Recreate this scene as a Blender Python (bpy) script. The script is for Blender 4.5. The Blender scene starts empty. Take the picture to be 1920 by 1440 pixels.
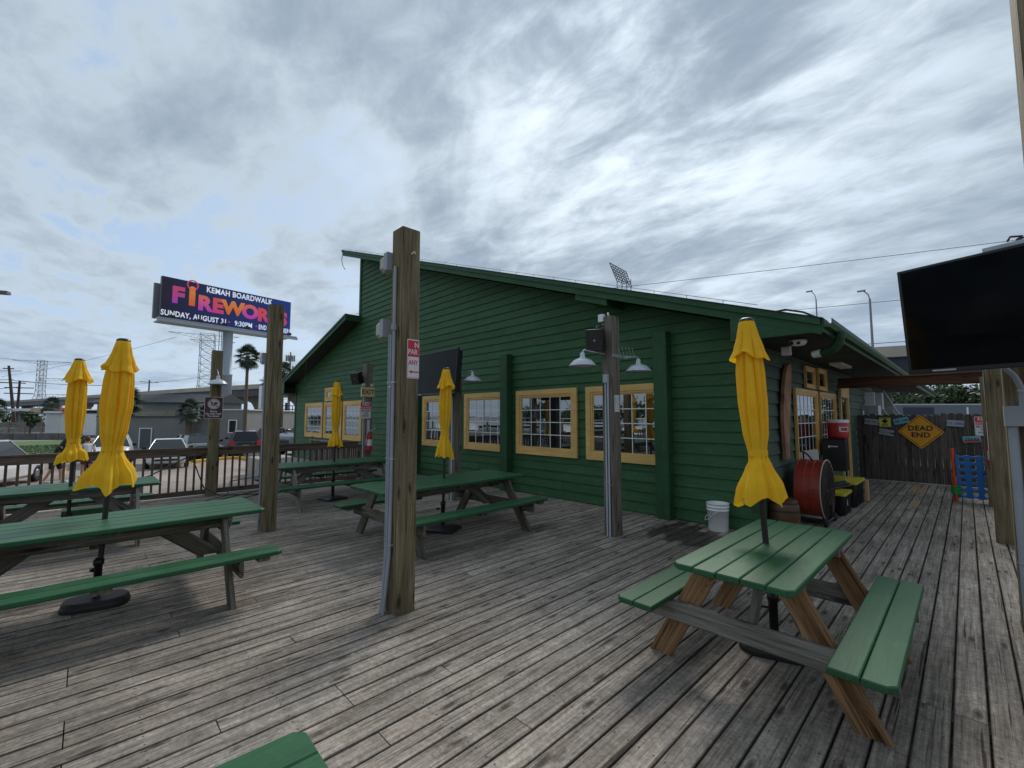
import bpy, math, random
from mathutils import Vector, Matrix
from mathutils.noise import noise as pnoise
random.seed(7)
R = math.radians
sc = bpy.context.scene
COL = sc.collection

# ---------------------------------------------------------------- camera, sky, sun, exposure
cd = bpy.data.cameras.new('camera'); cam = bpy.data.objects.new('camera', cd); COL.objects.link(cam)
cd.sensor_fit = 'HORIZONTAL'; cd.sensor_width = 36.0; cd.lens = 823.0 / 1920 * 36
cd.clip_start = 0.05; cd.clip_end = 6000
pitch = math.atan2(60, 823.0); yaw = math.atan2(852, 825.0)
cam.location = (0, 0, 1.7); cam.rotation_euler = (math.pi / 2 + pitch, 0, yaw)
sc.camera = cam

SUN_EL = R(41); SUN_AZ = R(-27)          # azimuth measured from +Y, clockwise positive
sdir = Vector((math.sin(SUN_AZ) * math.cos(SUN_EL), math.cos(SUN_AZ) * math.cos(SUN_EL), math.sin(SUN_EL)))

def world():
    w = bpy.data.worlds.new('World'); sc.world = w; w.use_nodes = True
    nt = w.node_tree; N = nt.nodes; L = nt.links; N.clear()
    def n(t, **k):
        q = N.new(t)
        for a, b in k.items(): setattr(q, a, b)
        return q
    def m(op, a, b=None, c=None, clamp=False):
        q = n('ShaderNodeMath', operation=op, use_clamp=clamp)
        for i, v in enumerate((a, b, c)):
            if v is None: continue
            if isinstance(v, (int, float)): q.inputs[i].default_value = v
            else: L.new(v, q.inputs[i])
        return q.outputs[0]
    def mix(f, a, b):
        q = n('ShaderNodeMix', data_type='RGBA')
        for s, v in ((0, f), (6, a), (7, b)):
            if isinstance(v, (int, float)): q.inputs[s].default_value = v
            elif isinstance(v, tuple): q.inputs[s].default_value = (*v, 1)
            else: L.new(v, q.inputs[s])
        return q.outputs[2]
    def sm(v, a, b):
        q = n('ShaderNodeMapRange', interpolation_type='SMOOTHSTEP')
        L.new(v, q.inputs[0]); q.inputs[1].default_value = a; q.inputs[2].default_value = b
        return q.outputs[0]
    sky = n('ShaderNodeTexSky', sky_type='NISHITA', sun_disc=False)
    sky.sun_elevation = SUN_EL; sky.sun_rotation = SUN_AZ; sky.air_density = 1.2; sky.dust_density = 1.5
    tc = n('ShaderNodeTexCoord'); sep = n('ShaderNodeSeparateXYZ'); L.new(tc.outputs['Generated'], sep.inputs[0])
    z = m('MAXIMUM', sep.outputs[2], 0.0); zc = m('ADD', z, 0.10)
    px = m('DIVIDE', sep.outputs[0], zc); py = m('DIVIDE', sep.outputs[1], zc)
    comb = n('ShaderNodeCombineXYZ'); L.new(px, comb.inputs[0]); L.new(py, comb.inputs[1])
    def noise(scale, det, rough, dist, off, stretch=(1, 1, 1), rot=0.0):
        mp = n('ShaderNodeMapping'); L.new(comb.outputs[0], mp.inputs[0])
        mp.inputs['Location'].default_value = off; mp.inputs['Scale'].default_value = stretch
        mp.inputs['Rotation'].default_value = (0, 0, rot)
        q = n('ShaderNodeTexNoise'); L.new(mp.outputs[0], q.inputs['Vector'])
        q.inputs['Scale'].default_value = scale; q.inputs['Detail'].default_value = det
        q.inputs['Roughness'].default_value = rough; q.inputs['Distortion'].default_value = dist
        return q.outputs['Fac']
    big = noise(0.36, 3, 0.5, 0.4, (3.1, 1.7, 0))
    mid = noise(0.95, 8, 0.55, 0.6, (7.3, 2.2, 0), (1.0, 1.35, 1), 0.5)
    fine = noise(3.6, 9, 0.62, 0.35, (1.3, 9.2, 0), (1, 1.7, 1), 0.5)
    dens = m('ADD', m('MULTIPLY', mid, 0.62), m('MULTIPLY', fine, 0.30)); dens = m('ADD', dens, m('MULTIPLY', big, 0.22))
    lr = m('ADD', m('MULTIPLY', sep.outputs[0], 0.085), m('MULTIPLY', sep.outputs[1], 0.03)); dens = m('ADD', dens, m('ADD', lr, 0.005))
    # dens ~ 0.59 mean. thin cloud is bright, thick cloud is dark
    thick = sm(dens, 0.38, 0.69)
    gap = m('SUBTRACT', 1.0, sm(dens, 0.43, 0.51), clamp=True)
    cloud = mix(thick, (4.7, 5.45, 6.05), (2.3, 2.9, 3.65))
    # light through the cloud near the sun
    dot = n('ShaderNodeVectorMath', operation='DOT_PRODUCT'); L.new(tc.outputs['Generated'], dot.inputs[0]); dot.inputs[1].default_value = sdir
    g = m('POWER', m('MAXIMUM', dot.outputs['Value'], 0.0), 13.0)
    thin = m('SUBTRACT', 1.0, sm(m('ADD', m('MULTIPLY', mid, 0.55), m('MULTIPLY', fine, 0.5)), 0.40, 0.64))
    glow = m('MULTIPLY', g, m('ADD', m('POWER', thin, 1.3), 0.03))
    gm = m('ADD', m('MULTIPLY', glow, 0.45), 0.95)
    vm = n('ShaderNodeVectorMath', operation='SCALE'); L.new(cloud, vm.inputs[0]); L.new(gm, vm.inputs['Scale'])
    lw = n('ShaderNodeVectorMath', operation='ADD'); L.new(vm.outputs[0], lw.inputs[0])
    wcol = n('ShaderNodeVectorMath', operation='SCALE'); wcol.inputs[0].default_value = (0.6, 0.5, 0.35); L.new(glow, wcol.inputs['Scale'])
    L.new(wcol.outputs[0], lw.inputs[1])
    blue = n('ShaderNodeVectorMath', operation='ADD'); 
    bs = n('ShaderNodeVectorMath', operation='SCALE'); L.new(sky.outputs[0], bs.inputs[0]); bs.inputs['Scale'].default_value = 0.55
    L.new(bs.outputs[0], blue.inputs[0]); blue.inputs[1].default_value = (0.9, 1.5, 2.7)
    gapf = m('MULTIPLY', m('MULTIPLY', gap, 0.75), m('SUBTRACT', 1.0, m('POWER', m('MAXIMUM', dot.outputs['Value'], 0.0), 3.0)))
    c = mix(gapf, lw.outputs[0], blue.outputs[0])
    # low sky: more even, brighter veil
    veil = m('POWER', m('SUBTRACT', 1.0, z), 7.0)
    c = mix(m('MULTIPLY', veil, 0.5), c, (3.75, 4.9, 6.5))
    bg = n('ShaderNodeBackground'); L.new(c, bg.inputs[0]); bg.inputs[1].default_value = 0.086
    out = n('ShaderNodeOutputWorld'); L.new(bg.outputs[0], out.inputs[0])
world()

sl = bpy.data.lights.new('sun', 'SUN'); so = bpy.data.objects.new('sun', sl); COL.objects.link(so)
sl.energy = 1.5; sl.angle = R(22); sl.color = (1.0, 0.96, 0.9)
so.rotation_euler = (-sdir).to_track_quat('-Z', 'Y').to_euler(); so.location = (0, 0, 30)
sc.view_settings.view_transform = 'Standard'; sc.view_settings.look = 'None'
sc.view_settings.exposure = 0.76; sc.view_settings.gamma = 1.0; sc.view_settings.use_curve_mapping = False
sc.cycles.max_bounces = 6; sc.cycles.transparent_max_bounces = 8

# ---------------------------------------------------------------- material helpers
class NT:
    def __init__(s, name):
        s.mat = bpy.data.materials.new(name); s.mat.use_nodes = True
        s.t = s.mat.node_tree; s.N = s.t.nodes; s.L = s.t.links
        s.b = s.N['Principled BSDF']
        s.tc = s.N.new('ShaderNodeTexCoord'); s.oi = s.N.new('ShaderNodeObjectInfo')
    def n(s, t, **k):
        q = s.N.new(t)
        for a, b in k.items(): setattr(q, a, b)
        return q
    def m(s, op, a, b=None, c=None, clamp=False):
        q = s.n('ShaderNodeMath', operation=op, use_clamp=clamp)
        for i, v in enumerate((a, b, c)):
            if v is None: continue
            if isinstance(v, (int, float)): q.inputs[i].default_value = v
            else: s.L.new(v, q.inputs[i])
        return q.outputs[0]
    def mix(s, f, a, b, bt='MIX'):
        q = s.n('ShaderNodeMix', data_type='RGBA', blend_type=bt)
        for i, v in ((0, f), (6, a), (7, b)):
            if isinstance(v, (int, float)): q.inputs[i].default_value = v
            elif isinstance(v, tuple): q.inputs[i].default_value = (*v, 1)
            else: s.L.new(v, q.inputs[i])
        return q.outputs[2]
    def rng(s, v, a, b, c=0.0, d=1.0):
        q = s.n('ShaderNodeMapRange'); s.L.new(v, q.inputs[0])
        for i, x in enumerate((a, b, c, d)): q.inputs[i + 1].default_value = x
        return q.outputs[0]
    def vec(s, scale=(1, 1, 1), world=False, rand=True):
        src = s.n('ShaderNodeNewGeometry').outputs['Position'] if world else s.tc.outputs['Object']
        if rand and not world:
            r = s.m('MULTIPLY', s.oi.outputs['Random'], 37.0)
            a = s.n('ShaderNodeVectorMath', operation='ADD'); s.L.new(src, a.inputs[0]); s.L.new(r, a.inputs[1]); src = a.outputs[0]
        mp = s.n('ShaderNodeMapping'); s.L.new(src, mp.inputs[0]); mp.inputs['Scale'].default_value = scale
        return mp.outputs[0]
    def noise(s, v, scale, det=4, rough=0.5, dist=0.0):
        q = s.n('ShaderNodeTexNoise'); s.L.new(v, q.inputs['Vector']); q.inputs['Scale'].default_value = scale
        q.inputs['Detail'].default_value = det; q.inputs['Roughness'].default_value = rough; q.inputs['Distortion'].default_value = dist
        return q.outputs['Fac']
    def bump(s, h, st, dist=0.01):
        q = s.n('ShaderNodeBump'); q.inputs['Strength'].default_value = st; q.inputs['Distance'].default_value = dist
        s.L.new(h, q.inputs['Height']); s.L.new(q.outputs[0], s.b.inputs['Normal'])
    def col(s, c): s.L.new(c, s.b.inputs['Base Color'])
    def set(s, **k):
        for a, v in k.items():
            i = s.b.inputs[a.replace('_', ' ')]
            if hasattr(v, 'links') or hasattr(v, 'is_linked'): s.L.new(v, i)
            else: i.default_value = v

def mat(name, c, rough=0.55, metal=0.0, var=0.12, scale=3.0, bump=0.0, spec=0.5, coat=0.0, fine=0.0):
    s = NT(name); v = s.vec()
    f = s.noise(v, scale, 5, 0.6)
    k = s.rng(f, 0.3, 0.7, 1 - var, 1 + var)
    cc = s.n('ShaderNodeVectorMath', operation='SCALE'); cc.inputs[0].default_value = c; s.L.new(k, cc.inputs['Scale'])
    s.col(cc.outputs[0]); s.set(Roughness=s.rng(f, 0.3, 0.7, max(rough - 0.08, 0.02), min(rough + 0.08, 1.0)), Metallic=metal, Specular_IOR_Level=spec)
    if coat: s.set(Coat_Weight=coat, Coat_Roughness=0.08)
    if bump: s.bump(s.noise(v, fine or scale * 12, 4, 0.6), bump, 0.004)
    return s.mat

def wood(name, dark, mid, light, rough=0.8, gs=1.0, knots=True, cracks=0.5, bump=0.5, vary=0.25, paint=None, mode=None, spec=0.18):
    """grain runs along the object's X axis"""
    s = NT(name); v = s.vec((0.9 * gs, 15 * gs, 15 * gs)); v2 = s.vec((2.2 * gs, 75 * gs, 75 * gs)); vr = s.vec((0.5, 1.0, 1.0))
    g1 = s.noise(v, 1.6, 6, 0.62, 0.9)
    g2 = s.noise(v2, 1.0, 4, 0.7, 0.3)
    big = s.noise(vr, 2.2, 3, 0.5)
    t = s.m('ADD', s.m('MULTIPLY', g1, 0.5), s.m('MULTIPLY', g2, 0.5))
    c = s.mix(s.rng(t, 0.38, 0.50), dark, mid); c = s.mix(s.rng(t, 0.51, 0.63), c, light)
    h = s.m('ADD', s.m('MULTIPLY', g2, 0.6), s.m('MULTIPLY', g1, 0.7))
    if knots:
        vk0 = s.n('ShaderNodeSeparateXYZ'); s.L.new(s.tc.outputs['Object'], vk0.inputs[0]); rk = s.m('MULTIPLY', s.oi.outputs['Random'], 61.0)
        vk = s.n('ShaderNodeCombineXYZ'); s.L.new(s.m('ADD', s.m('MULTIPLY', vk0.outputs[0], 1.7), rk), vk.inputs[0]); s.L.new(s.m('ADD', s.m('MULTIPLY', s.m('ADD', vk0.outputs[1], vk0.outputs[2]), 6.0), rk), vk.inputs[1])
        wv = s.n('ShaderNodeVectorMath', operation='ADD'); s.L.new(vk.outputs[0], wv.inputs[0]); s.L.new(s.m('MULTIPLY', s.m('SUBTRACT', s.noise(s.vec((3, 14, 14)), 1.0, 3, 0.5), 0.5), 0.16), wv.inputs[1])
        q = s.n('ShaderNodeTexVoronoi', feature='F1', voronoi_dimensions='2D'); s.L.new(wv.outputs[0], q.inputs['Vector']); q.inputs['Scale'].default_value = 1.0; q.inputs['Randomness'].default_value = 1.0
        d = q.outputs['Distance']
        on = s.m('GREATER_THAN', s.n('ShaderNodeSeparateColor').outputs[0], 0.55) if False else None
        sepc = s.n('ShaderNodeSeparateColor'); s.L.new(q.outputs['Color'], sepc.inputs[0]); on = s.m('GREATER_THAN', sepc.outputs[0], 0.5)
        kn = s.m('MULTIPLY', s.m('SUBTRACT', 1.0, s.rng(d, 0.05, 0.13), clamp=True), on)
        ring = s.m('MULTIPLY', s.m('MULTIPLY', s.m('SINE', s.m('MULTIPLY', d, 75.0)), s.m('SUBTRACT', 1.0, s.rng(d, 0.1, 0.42), clamp=True)), on)
        c = s.mix(s.m('MULTIPLY', s.m('MAXIMUM', ring, 0.0), 0.55), c, dark)
        c = s.mix(s.m('MULTIPLY', kn, 0.85), c, tuple(x * 0.4 for x in dark))
    if cracks:
        vc = s.vec((0.9, 42, 42)); cr = s.noise(vc, 1.0, 3, 0.55, 0.2)
        ck = s.rng(cr, 0.36, 0.32); 
        c = s.mix(s.m('MULTIPLY', ck, cracks), c, tuple(x * 0.3 for x in dark)); h = s.m('SUBTRACT', h, s.m('MULTIPLY', ck, 0.8))
    rv = s.rng(s.oi.outputs['Random'], 0, 1, 1 - vary, 1 + vary * 0.8)
    rv = s.m('MULTIPLY', rv, s.rng(big, 0.3, 0.7, 0.86, 1.14))
    sv = s.n('ShaderNodeVectorMath', operation='SCALE'); s.L.new(c, sv.inputs[0]); s.L.new(rv, sv.inputs['Scale']); c = sv.outputs[0]
    rg = rough
    if mode == 'deck':
        pos = s.n('ShaderNodeNewGeometry').outputs['Position']; sp = s.n('ShaderNodeSeparateXYZ'); s.L.new(pos, sp.inputs[0])
        w1 = s.noise(s.vec((1, 0.6, 1), world=True), 0.42, 4, 0.55)
        w2 = s.noise(s.vec((1, 0.7, 1), world=True), 1.7, 5, 0.65)
        st = s.m('MULTIPLY', s.rng(w1, 0.35, 0.62, 0.66, 1.12), s.rng(w2, 0.3, 0.7, 0.74, 1.2))
        # foot traffic dirt: greyer near the walk along the side wall
        sv = s.n('ShaderNodeVectorMath', operation='SCALE'); s.L.new(c, sv.inputs[0]); s.L.new(st, sv.inputs['Scale']); c = sv.outputs[0]
        # damp boards by the bucket
        dx = s.m('MULTIPLY', s.m('SUBTRACT', sp.outputs[0], -2.85), 1.3); dy = s.m('MULTIPLY', s.m('SUBTRACT', sp.outputs[1], 6.3), 1.0)
        dd = s.m('SQRT', s.m('ADD', s.m('MULTIPLY', dx, dx), s.m('MULTIPLY', dy, dy)))
        dd = s.m('ADD', dd, s.m('MULTIPLY', s.m('SUBTRACT', w2, 0.5), 1.1))
        rowj = s.m('MULTIPLY', s.m('SUBTRACT', s.oi.outputs['Random'], 0.5), 0.35)
        wet = s.rng(s.m('ADD', dd, rowj), 0.64, 0.54)
        c = s.mix(s.m('MULTIPLY', wet, 0.72), c, (0.022, 0.017, 0.013))
        w4 = s.noise(s.vec((1, 1, 1), world=True), 38, 4, 0.7); w5 = s.noise(s.vec((1, 1, 1), world=True), 11, 4, 0.65)
        sv = s.n('ShaderNodeVectorMath', operation='SCALE'); s.L.new(c, sv.inputs[0]); s.L.new(s.m('MULTIPLY', s.rng(w4, 0.3, 0.7, 0.7, 1.3), s.rng(w5, 0.3, 0.7, 0.78, 1.22)), sv.inputs['Scale']); c = sv.outputs[0]
        # grime along the board edges
        ob = s.n('ShaderNodeSeparateXYZ'); s.L.new(s.tc.outputs['Object'], ob.inputs[0])
        ea = s.m('ADD', s.m('ABSOLUTE', ob.outputs[1]), s.m('MULTIPLY', s.m('SUBTRACT', g1, 0.5), 0.012))
        c = s.mix(s.rng(ea, 0.059, 0.0665, 0.0, 0.6), c, (0.03, 0.024, 0.02))
        # splintered and stained spots with their own outline
        sp2 = s.noise(s.vec((1, 0.45, 1), world=True), 5.5, 4, 0.62); c = s.mix(s.rng(sp2, 0.66, 0.72, 0, 0.6), c, (0.045, 0.036, 0.03))
        sp3 = s.noise(s.vec((1, 0.3, 1), world=True), 3.1, 5, 0.65); c = s.mix(s.rng(sp3, 0.62, 0.72, 0, 0.3), c, (0.34, 0.22, 0.16))
        # nail heads over the joists
        fy = s.m('SUBTRACT', s.m('FRACT', s.m('DIVIDE', sp.outputs[1], 0.61)), 0.5); fy = s.m('MULTIPLY', fy, 0.61)
        fx = s.m('FRACT', s.m('DIVIDE', s.m('SUBTRACT', sp.outputs[0], PX0), PITCH)); fx = s.m('SUBTRACT', s.m('ABSOLUTE', s.m('SUBTRACT', fx, 0.5)), 0.28); fx = s.m('MULTIPLY', fx, PITCH)
        nd = s.m('SQRT', s.m('ADD', s.m('MULTIPLY', fx, fx), s.m('MULTIPLY', fy, fy)))
        nail = s.rng(nd, 0.0065, 0.0045)
        c = s.mix(s.m('MULTIPLY', nail, 0.8), c, (0.012, 0.01, 0.009))
        rg = s.m('SUBTRACT', rough, s.m('MULTIPLY', wet, 0.35))
    if paint:
        # worn paint: colour with faint grain showing
        pv = s.rng(t, 0.36, 0.64, 0.82, 1.16); pv = s.m('MULTIPLY', pv, s.rng(s.noise(s.vec((1, 1, 1)), 1.3, 4, 0.6), 0.3, 0.7, 0.86, 1.16))
        pc = s.n('ShaderNodeVectorMath', operation='SCALE'); pc.inputs[0].default_value = paint; s.L.new(pv, pc.inputs['Scale'])
        rv2 = s.rng(s.oi.outputs['Random'], 0, 1, 1 - vary, 1 + vary)
        pq = s.n('ShaderNodeVectorMath', operation='SCALE'); s.L.new(pc.outputs[0], pq.inputs[0]); s.L.new(rv2, pq.inputs['Scale'])
        dirt = s.noise(s.vec((1.5, 3, 3)), 3.0, 5, 0.7)
        c = s.mix(s.rng(dirt, 0.56, 0.78, 0.0, 0.42), pq.outputs[0], tuple(min(1, x * 1.5 + 0.06) for x in paint))
        chip = s.rng(s.noise(s.vec((3, 30, 30)), 1.5, 3, 0.6), 0.76, 0.79)
        c = s.mix(s.m('MULTIPLY', chip, 0.5), c, tuple(x * 0.35 for x in paint))
    s.col(c); s.set(Roughness=rg, Specular_IOR_Level=spec); s.bump(h, bump, 0.006)
    return s.mat

PITCH = 0.144; PX0 = -11.52
# grey weathered deck
DECK = wood('deck wood', (0.145, 0.118, 0.092), (0.30, 0.254, 0.210), (0.445, 0.385, 0.324), 0.8, 1.0, True, 0.85, 0.6, 0.17, mode='deck')
NEWB = wood('pale replacement board', (0.22, 0.15, 0.08), (0.36, 0.26, 0.15), (0.42, 0.32, 0.2), 0.8, vary=0.1)
POST = wood('treated post wood', (0.085, 0.064, 0.034), (0.185, 0.148, 0.085), (0.28, 0.232, 0.145), 0.8, 0.9, True, 0.6, 0.5, 0.08)
GREYW = wood('grey weathered lumber', (0.11, 0.097, 0.083), (0.235, 0.212, 0.185), (0.35, 0.32, 0.285), 0.85, 1.0, True, 0.6, 0.5, 0.15)
OLDP = wood('old post wood', (0.07, 0.058, 0.042), (0.165, 0.145, 0.115), (0.25, 0.225, 0.185), 0.85, 1.0, True, 0.7, 0.6, 0.1)
LEGW = wood('mossy table lumber', (0.05, 0.045, 0.03), (0.13, 0.115, 0.085), (0.23, 0.21, 0.17), 0.85, 1.0, True, 0.4, 0.5, 0.15)
BRNW = wood('fresh brown lumber', (0.09, 0.042, 0.016), (0.27, 0.15, 0.075), (0.40, 0.25, 0.14), 0.7, 0.8, True, 0.3, 0.3, 0.1)
RAILW = wood('brown railing wood', (0.06, 0.042, 0.03), (0.14, 0.10, 0.075), (0.21, 0.165, 0.13), 0.8, 1.0, True, 0.5, 0.4, 0.15)
FENCW = wood('dark fence board', (0.045, 0.036, 0.03), (0.095, 0.08, 0.067), (0.15, 0.13, 0.11), 0.85, 1.0, True, 0.5, 0.5, 0.2)
SIDE = wood('green painted siding', (0.1, 0.1, 0.1), (0.2, 0.2, 0.2), (0.3, 0.3, 0.3), 0.55, 1.0, False, 0, 0.22, 0.10, paint=(0.041, 0.106, 0.043))
SIDE2 = wood('grey green siding', (0.1, 0.1, 0.1), (0.2, 0.2, 0.2), (0.3, 0.3, 0.3), 0.6, 1.0, False, 0, 0.25, 0.06, paint=(0.070, 0.105, 0.075))
GTRIM = wood('green painted trim', (0.1, 0.1, 0.1), (0.2, 0.2, 0.2), (0.3, 0.3, 0.3), 0.5, 1.0, False, 0, 0.2, 0.04, paint=(0.032, 0.086, 0.037))
GTOP = wood('green table paint', (0.1, 0.1, 0.1), (0.2, 0.2, 0.2), (0.3, 0.3, 0.3), 0.46, 1.0, False, 0, 0.3, 0.07, paint=(0.026, 0.100, 0.042), spec=0.24)
OCH = wood('ochre window trim', (0.1, 0.1, 0.1), (0.2, 0.2, 0.2), (0.3, 0.3, 0.3), 0.5, 1.0, False, 0, 0.15, 0.04, paint=(0.66, 0.42, 0.15))
BEAMW = wood('red brown beam', (0.05, 0.022, 0.013), (0.11, 0.05, 0.03), (0.16, 0.08, 0.05), 0.8)
CLOTH = None
def cloth():
    s = NT('yellow canvas'); v = s.vec((1, 1, 1)); f = s.noise(v, 5, 5, 0.6)
    c = s.mix(s.rng(f, 0.35, 0.65), (1.0, 0.57, 0.014), (1.0, 0.66, 0.03)); f2 = s.noise(v, 22, 2, 0.5)
    c = s.mix(s.rng(f2, 0.72, 0.8, 0, 0.35), c, (0.45, 0.22, 0.01))
    s.col(c); s.set(Roughness=0.85); s.bump(s.noise(v, 420, 2, 0.6), 0.25, 0.001)
    d = s.n('ShaderNodeBsdfTranslucent'); d.inputs[0].default_value = (0.95, 0.60, 0.01, 1)
    ms = s.n('ShaderNodeMixShader'); ms.inputs[0].default_value = 0.34
    s.L.new(s.b.outputs[0], ms.inputs[1]); s.L.new(d.outputs[0], ms.inputs[2]); s.L.new(ms.outputs[0], s.N['Material Output'].inputs[0])
    return s.mat
CLOTH = cloth()
BLK = mat('black plastic', (0.012, 0.012, 0.013), 0.4, var=0.3)
BLKM = mat('black painted metal', (0.02, 0.018, 0.017), 0.45, 0.0, 0.3)
BRZ = mat('dark bronze pole', (0.035, 0.028, 0.024), 0.45, 0.2)
SCREEN = mat('dark screen', (0.003, 0.004, 0.005), 0.10, var=0.1, spec=0.1)
GREYP = mat('grey conduit', (0.30, 0.32, 0.35), 0.5)
GALV = mat('galvanized metal', (0.42, 0.44, 0.46), 0.42, 0.6, 0.2, 8)
ENAM = mat('pale enamel shade', (0.52, 0.55, 0.58), 0.35, 0.2, 0.12, 9)
WHITE = mat('white paint', (0.78, 0.78, 0.76), 0.5, var=0.06)
WPL = mat('white plastic', (0.72, 0.74, 0.74), 0.35, var=0.05)
IVORY = mat('aged ivory plastic', (0.42, 0.39, 0.31), 0.5, var=0.2, scale=14)
EXITP = mat('cream exit box', (0.62, 0.47, 0.24), 0.5)
RED = mat('red paint', (0.52, 0.02, 0.02), 0.4, var=0.1)
SIGNR = mat('sign red', (0.62, 0.018, 0.045), 0.4, var=0.05)
SIGNW = mat('sign white', (0.72, 0.70, 0.70), 0.4, var=0.05)
SIGNP = mat('faded pinkish sign', (0.62, 0.56, 0.58), 0.45, var=0.06)
SIGNB = mat('sign brown', (0.085, 0.022, 0.018), 0.4, var=0.1)
SIGNY = mat('sign yellow', (0.72, 0.33, 0.01), 0.45, var=0.1)
LEMON = mat('pale yellow', (0.66, 0.60, 0.08), 0.5)
INK = mat('black ink', (0.012, 0.01, 0.01), 0.5)
MAROON = mat('maroon ink', (0.05, 0.012, 0.008), 0.5)
BUCK = mat('white bucket plastic', (0.74, 0.74, 0.72), 0.35, var=0.05)
YLID = mat('yellow tote lid', (0.62, 0.52, 0.03), 0.45)
DRUM = mat('red drum metal', (0.30, 0.034, 0.018), 0.45, 0.0, 0.3, 6)
GRIL = mat('rusty dark grille', (0.045, 0.03, 0.025), 0.7, 0.3, 0.4, 10)
TANW = mat('tan varnished wood', (0.10, 0.045, 0.016), 0.45, var=0.4, scale=6)
BLUEP = mat('blue game plastic', (0.01, 0.17, 0.50), 0.4, var=0.08)
ORNG = mat('orange red plastic', (0.72, 0.08, 0.02), 0.4)
GREENP = mat('green plastic ring', (0.02, 0.30, 0.06), 0.4)
ROOFM = mat('dark shingle', (0.035, 0.04, 0.042), 0.9, var=0.3, scale=20, bump=0.6)
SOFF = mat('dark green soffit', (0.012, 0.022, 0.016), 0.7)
RUBR = mat('tyre rubber', (0.015, 0.015, 0.015), 0.8)
RIM = mat('wheel rim', (0.35, 0.36, 0.37), 0.35, 0.7)
SKIN = mat('skin', (0.45, 0.24, 0.16), 0.6)
HAIR = mat('dark hair', (0.012, 0.008, 0.006), 0.6)
HAIR2 = mat('reddish hair', (0.10, 0.03, 0.02), 0.6)
PUNT = mat('trunk bark', (0.14, 0.11, 0.08), 0.9, var=0.35, scale=12, bump=0.8)
def glass_m(name, c=(0.01, 0.012, 0.013), ior=1.9, rough=0.015):
    s = NT(name); s.b.inputs['Base Color'].default_value = (*c, 1); s.set(Roughness=rough, IOR=ior, Specular_IOR_Level=0.5)
    return s.mat
GLASS = glass_m('window glass', ior=3.0)
CGLASS = glass_m('car glass', (0.012, 0.015, 0.018), 1.5, 0.05)
def leafm(name, a, b):
    s = NT(name); v = s.vec((1, 1, 1), world=True); f = s.noise(v, 1.1, 4, 0.6); f2 = s.noise(v, 9, 2, 0.5)
    c = s.mix(s.rng(s.m('ADD', s.m('MULTIPLY', f, 0.6), s.m('MULTIPLY', f2, 0.4)), 0.38, 0.62), a, b); s.col(c); s.set(Roughness=0.65)
    return s.mat
LEAF = leafm('tree leaves', (0.018, 0.04, 0.012), (0.06, 0.11, 0.03))
PALML = leafm('palm leaves', (0.02, 0.04, 0.02), (0.055, 0.09, 0.04))
GRASSM = leafm('grass green', (0.05, 0.11, 0.016), (0.10, 0.17, 0.03))
def ground_m():
    s = NT('parking lot asphalt'); v = s.vec((1, 1, 1), world=True); f = s.noise(v, 0.25, 5, 0.6); f2 = s.noise(v, 30, 3, 0.7); f3 = s.noise(v, 2.0, 5, 0.6)
    t = s.m('ADD', s.m('MULTIPLY', f, 0.5), s.m('ADD', s.m('MULTIPLY', f2, 0.25), s.m('MULTIPLY', f3, 0.25)))
    c = s.mix(s.rng(t, 0.38, 0.62), (0.22, 0.175, 0.15), (0.38, 0.315, 0.275)); s.col(c); s.set(Roughness=0.9); s.bump(f2, 0.3, 0.01); return s.mat
GRND = ground_m()
CONC = mat('concrete', (0.33, 0.31, 0.27), 0.85, var=0.25, scale=2.5, bump=0.3)
CONCD = mat('stained concrete', (0.13, 0.13, 0.125), 0.85, var=0.4, scale=1.5, bump=0.3)
CONCT = mat('bridge concrete', (0.40, 0.36, 0.29), 0.85, var=0.15, scale=0.3)
PIERC = mat('pier concrete', (0.22, 0.20, 0.17), 0.85, var=0.2, scale=0.6)
GIRD = mat('dark steel girder', (0.018, 0.024, 0.045), 0.5, var=0.25, scale=0.5)
CURB = mat('yellow curb paint', (0.70, 0.42, 0.04), 0.7, var=0.15)
GBLD = mat('grey painted wall', (0.21, 0.215, 0.21), 0.8, var=0.1, scale=0.6)
GSID = mat('pale grey siding', (0.30, 0.30, 0.29), 0.75, var=0.08, scale=0.6)
GROOF = mat('grey shingle roof', (0.06, 0.065, 0.07), 0.9, var=0.2, scale=6)
STEEL = mat('tower steel', (0.22, 0.235, 0.25), 0.6, 0.2)
LPOLE = mat('light grey pole paint', (0.42, 0.46, 0.50), 0.5, var=0.06, scale=0.4)
TRAIL = mat('grey blue trailer', (0.12, 0.14, 0.17), 0.6, var=0.1, scale=0.5)
UPOLE = mat('utility pole wood', (0.07, 0.05, 0.04), 0.9)
WIRE = mat('wire', (0.03, 0.03, 0.03), 0.6)
CABLE = mat('dark green cable', (0.02, 0.035, 0.025), 0.6)
WATER = mat('harbour water', (0.03, 0.05, 0.055), 0.12, var=0.2, scale=0.5, bump=0.4, fine=3)

# ---------------------------------------------------------------- object helpers
def link(o, parent=None):
    COL.objects.link(o)
    if parent: o.parent = parent
    return o
def tag(o, label=None, cat=None, group=None, kind=None):
    if label: o['label'] = label
    if cat: o['category'] = cat
    if group: o['group'] = group
    if kind: o['kind'] = kind
    return o
def thing(name, label, cat, loc=(0, 0, 0), rz=0.0, group=None, rot=None):
    o = bpy.data.objects.new(name, None); o.empty_display_size = 0.2; o.location = loc
    o.rotation_euler = rot if rot else (0, 0, rz)
    return tag(link(o), label, cat, group)
def copy_tree(o, parent=None):
    c = o.copy(); COL.objects.link(c)
    if parent: c.parent = parent
    for ch in list(o.children): copy_tree(ch, c)
    return c

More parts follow.
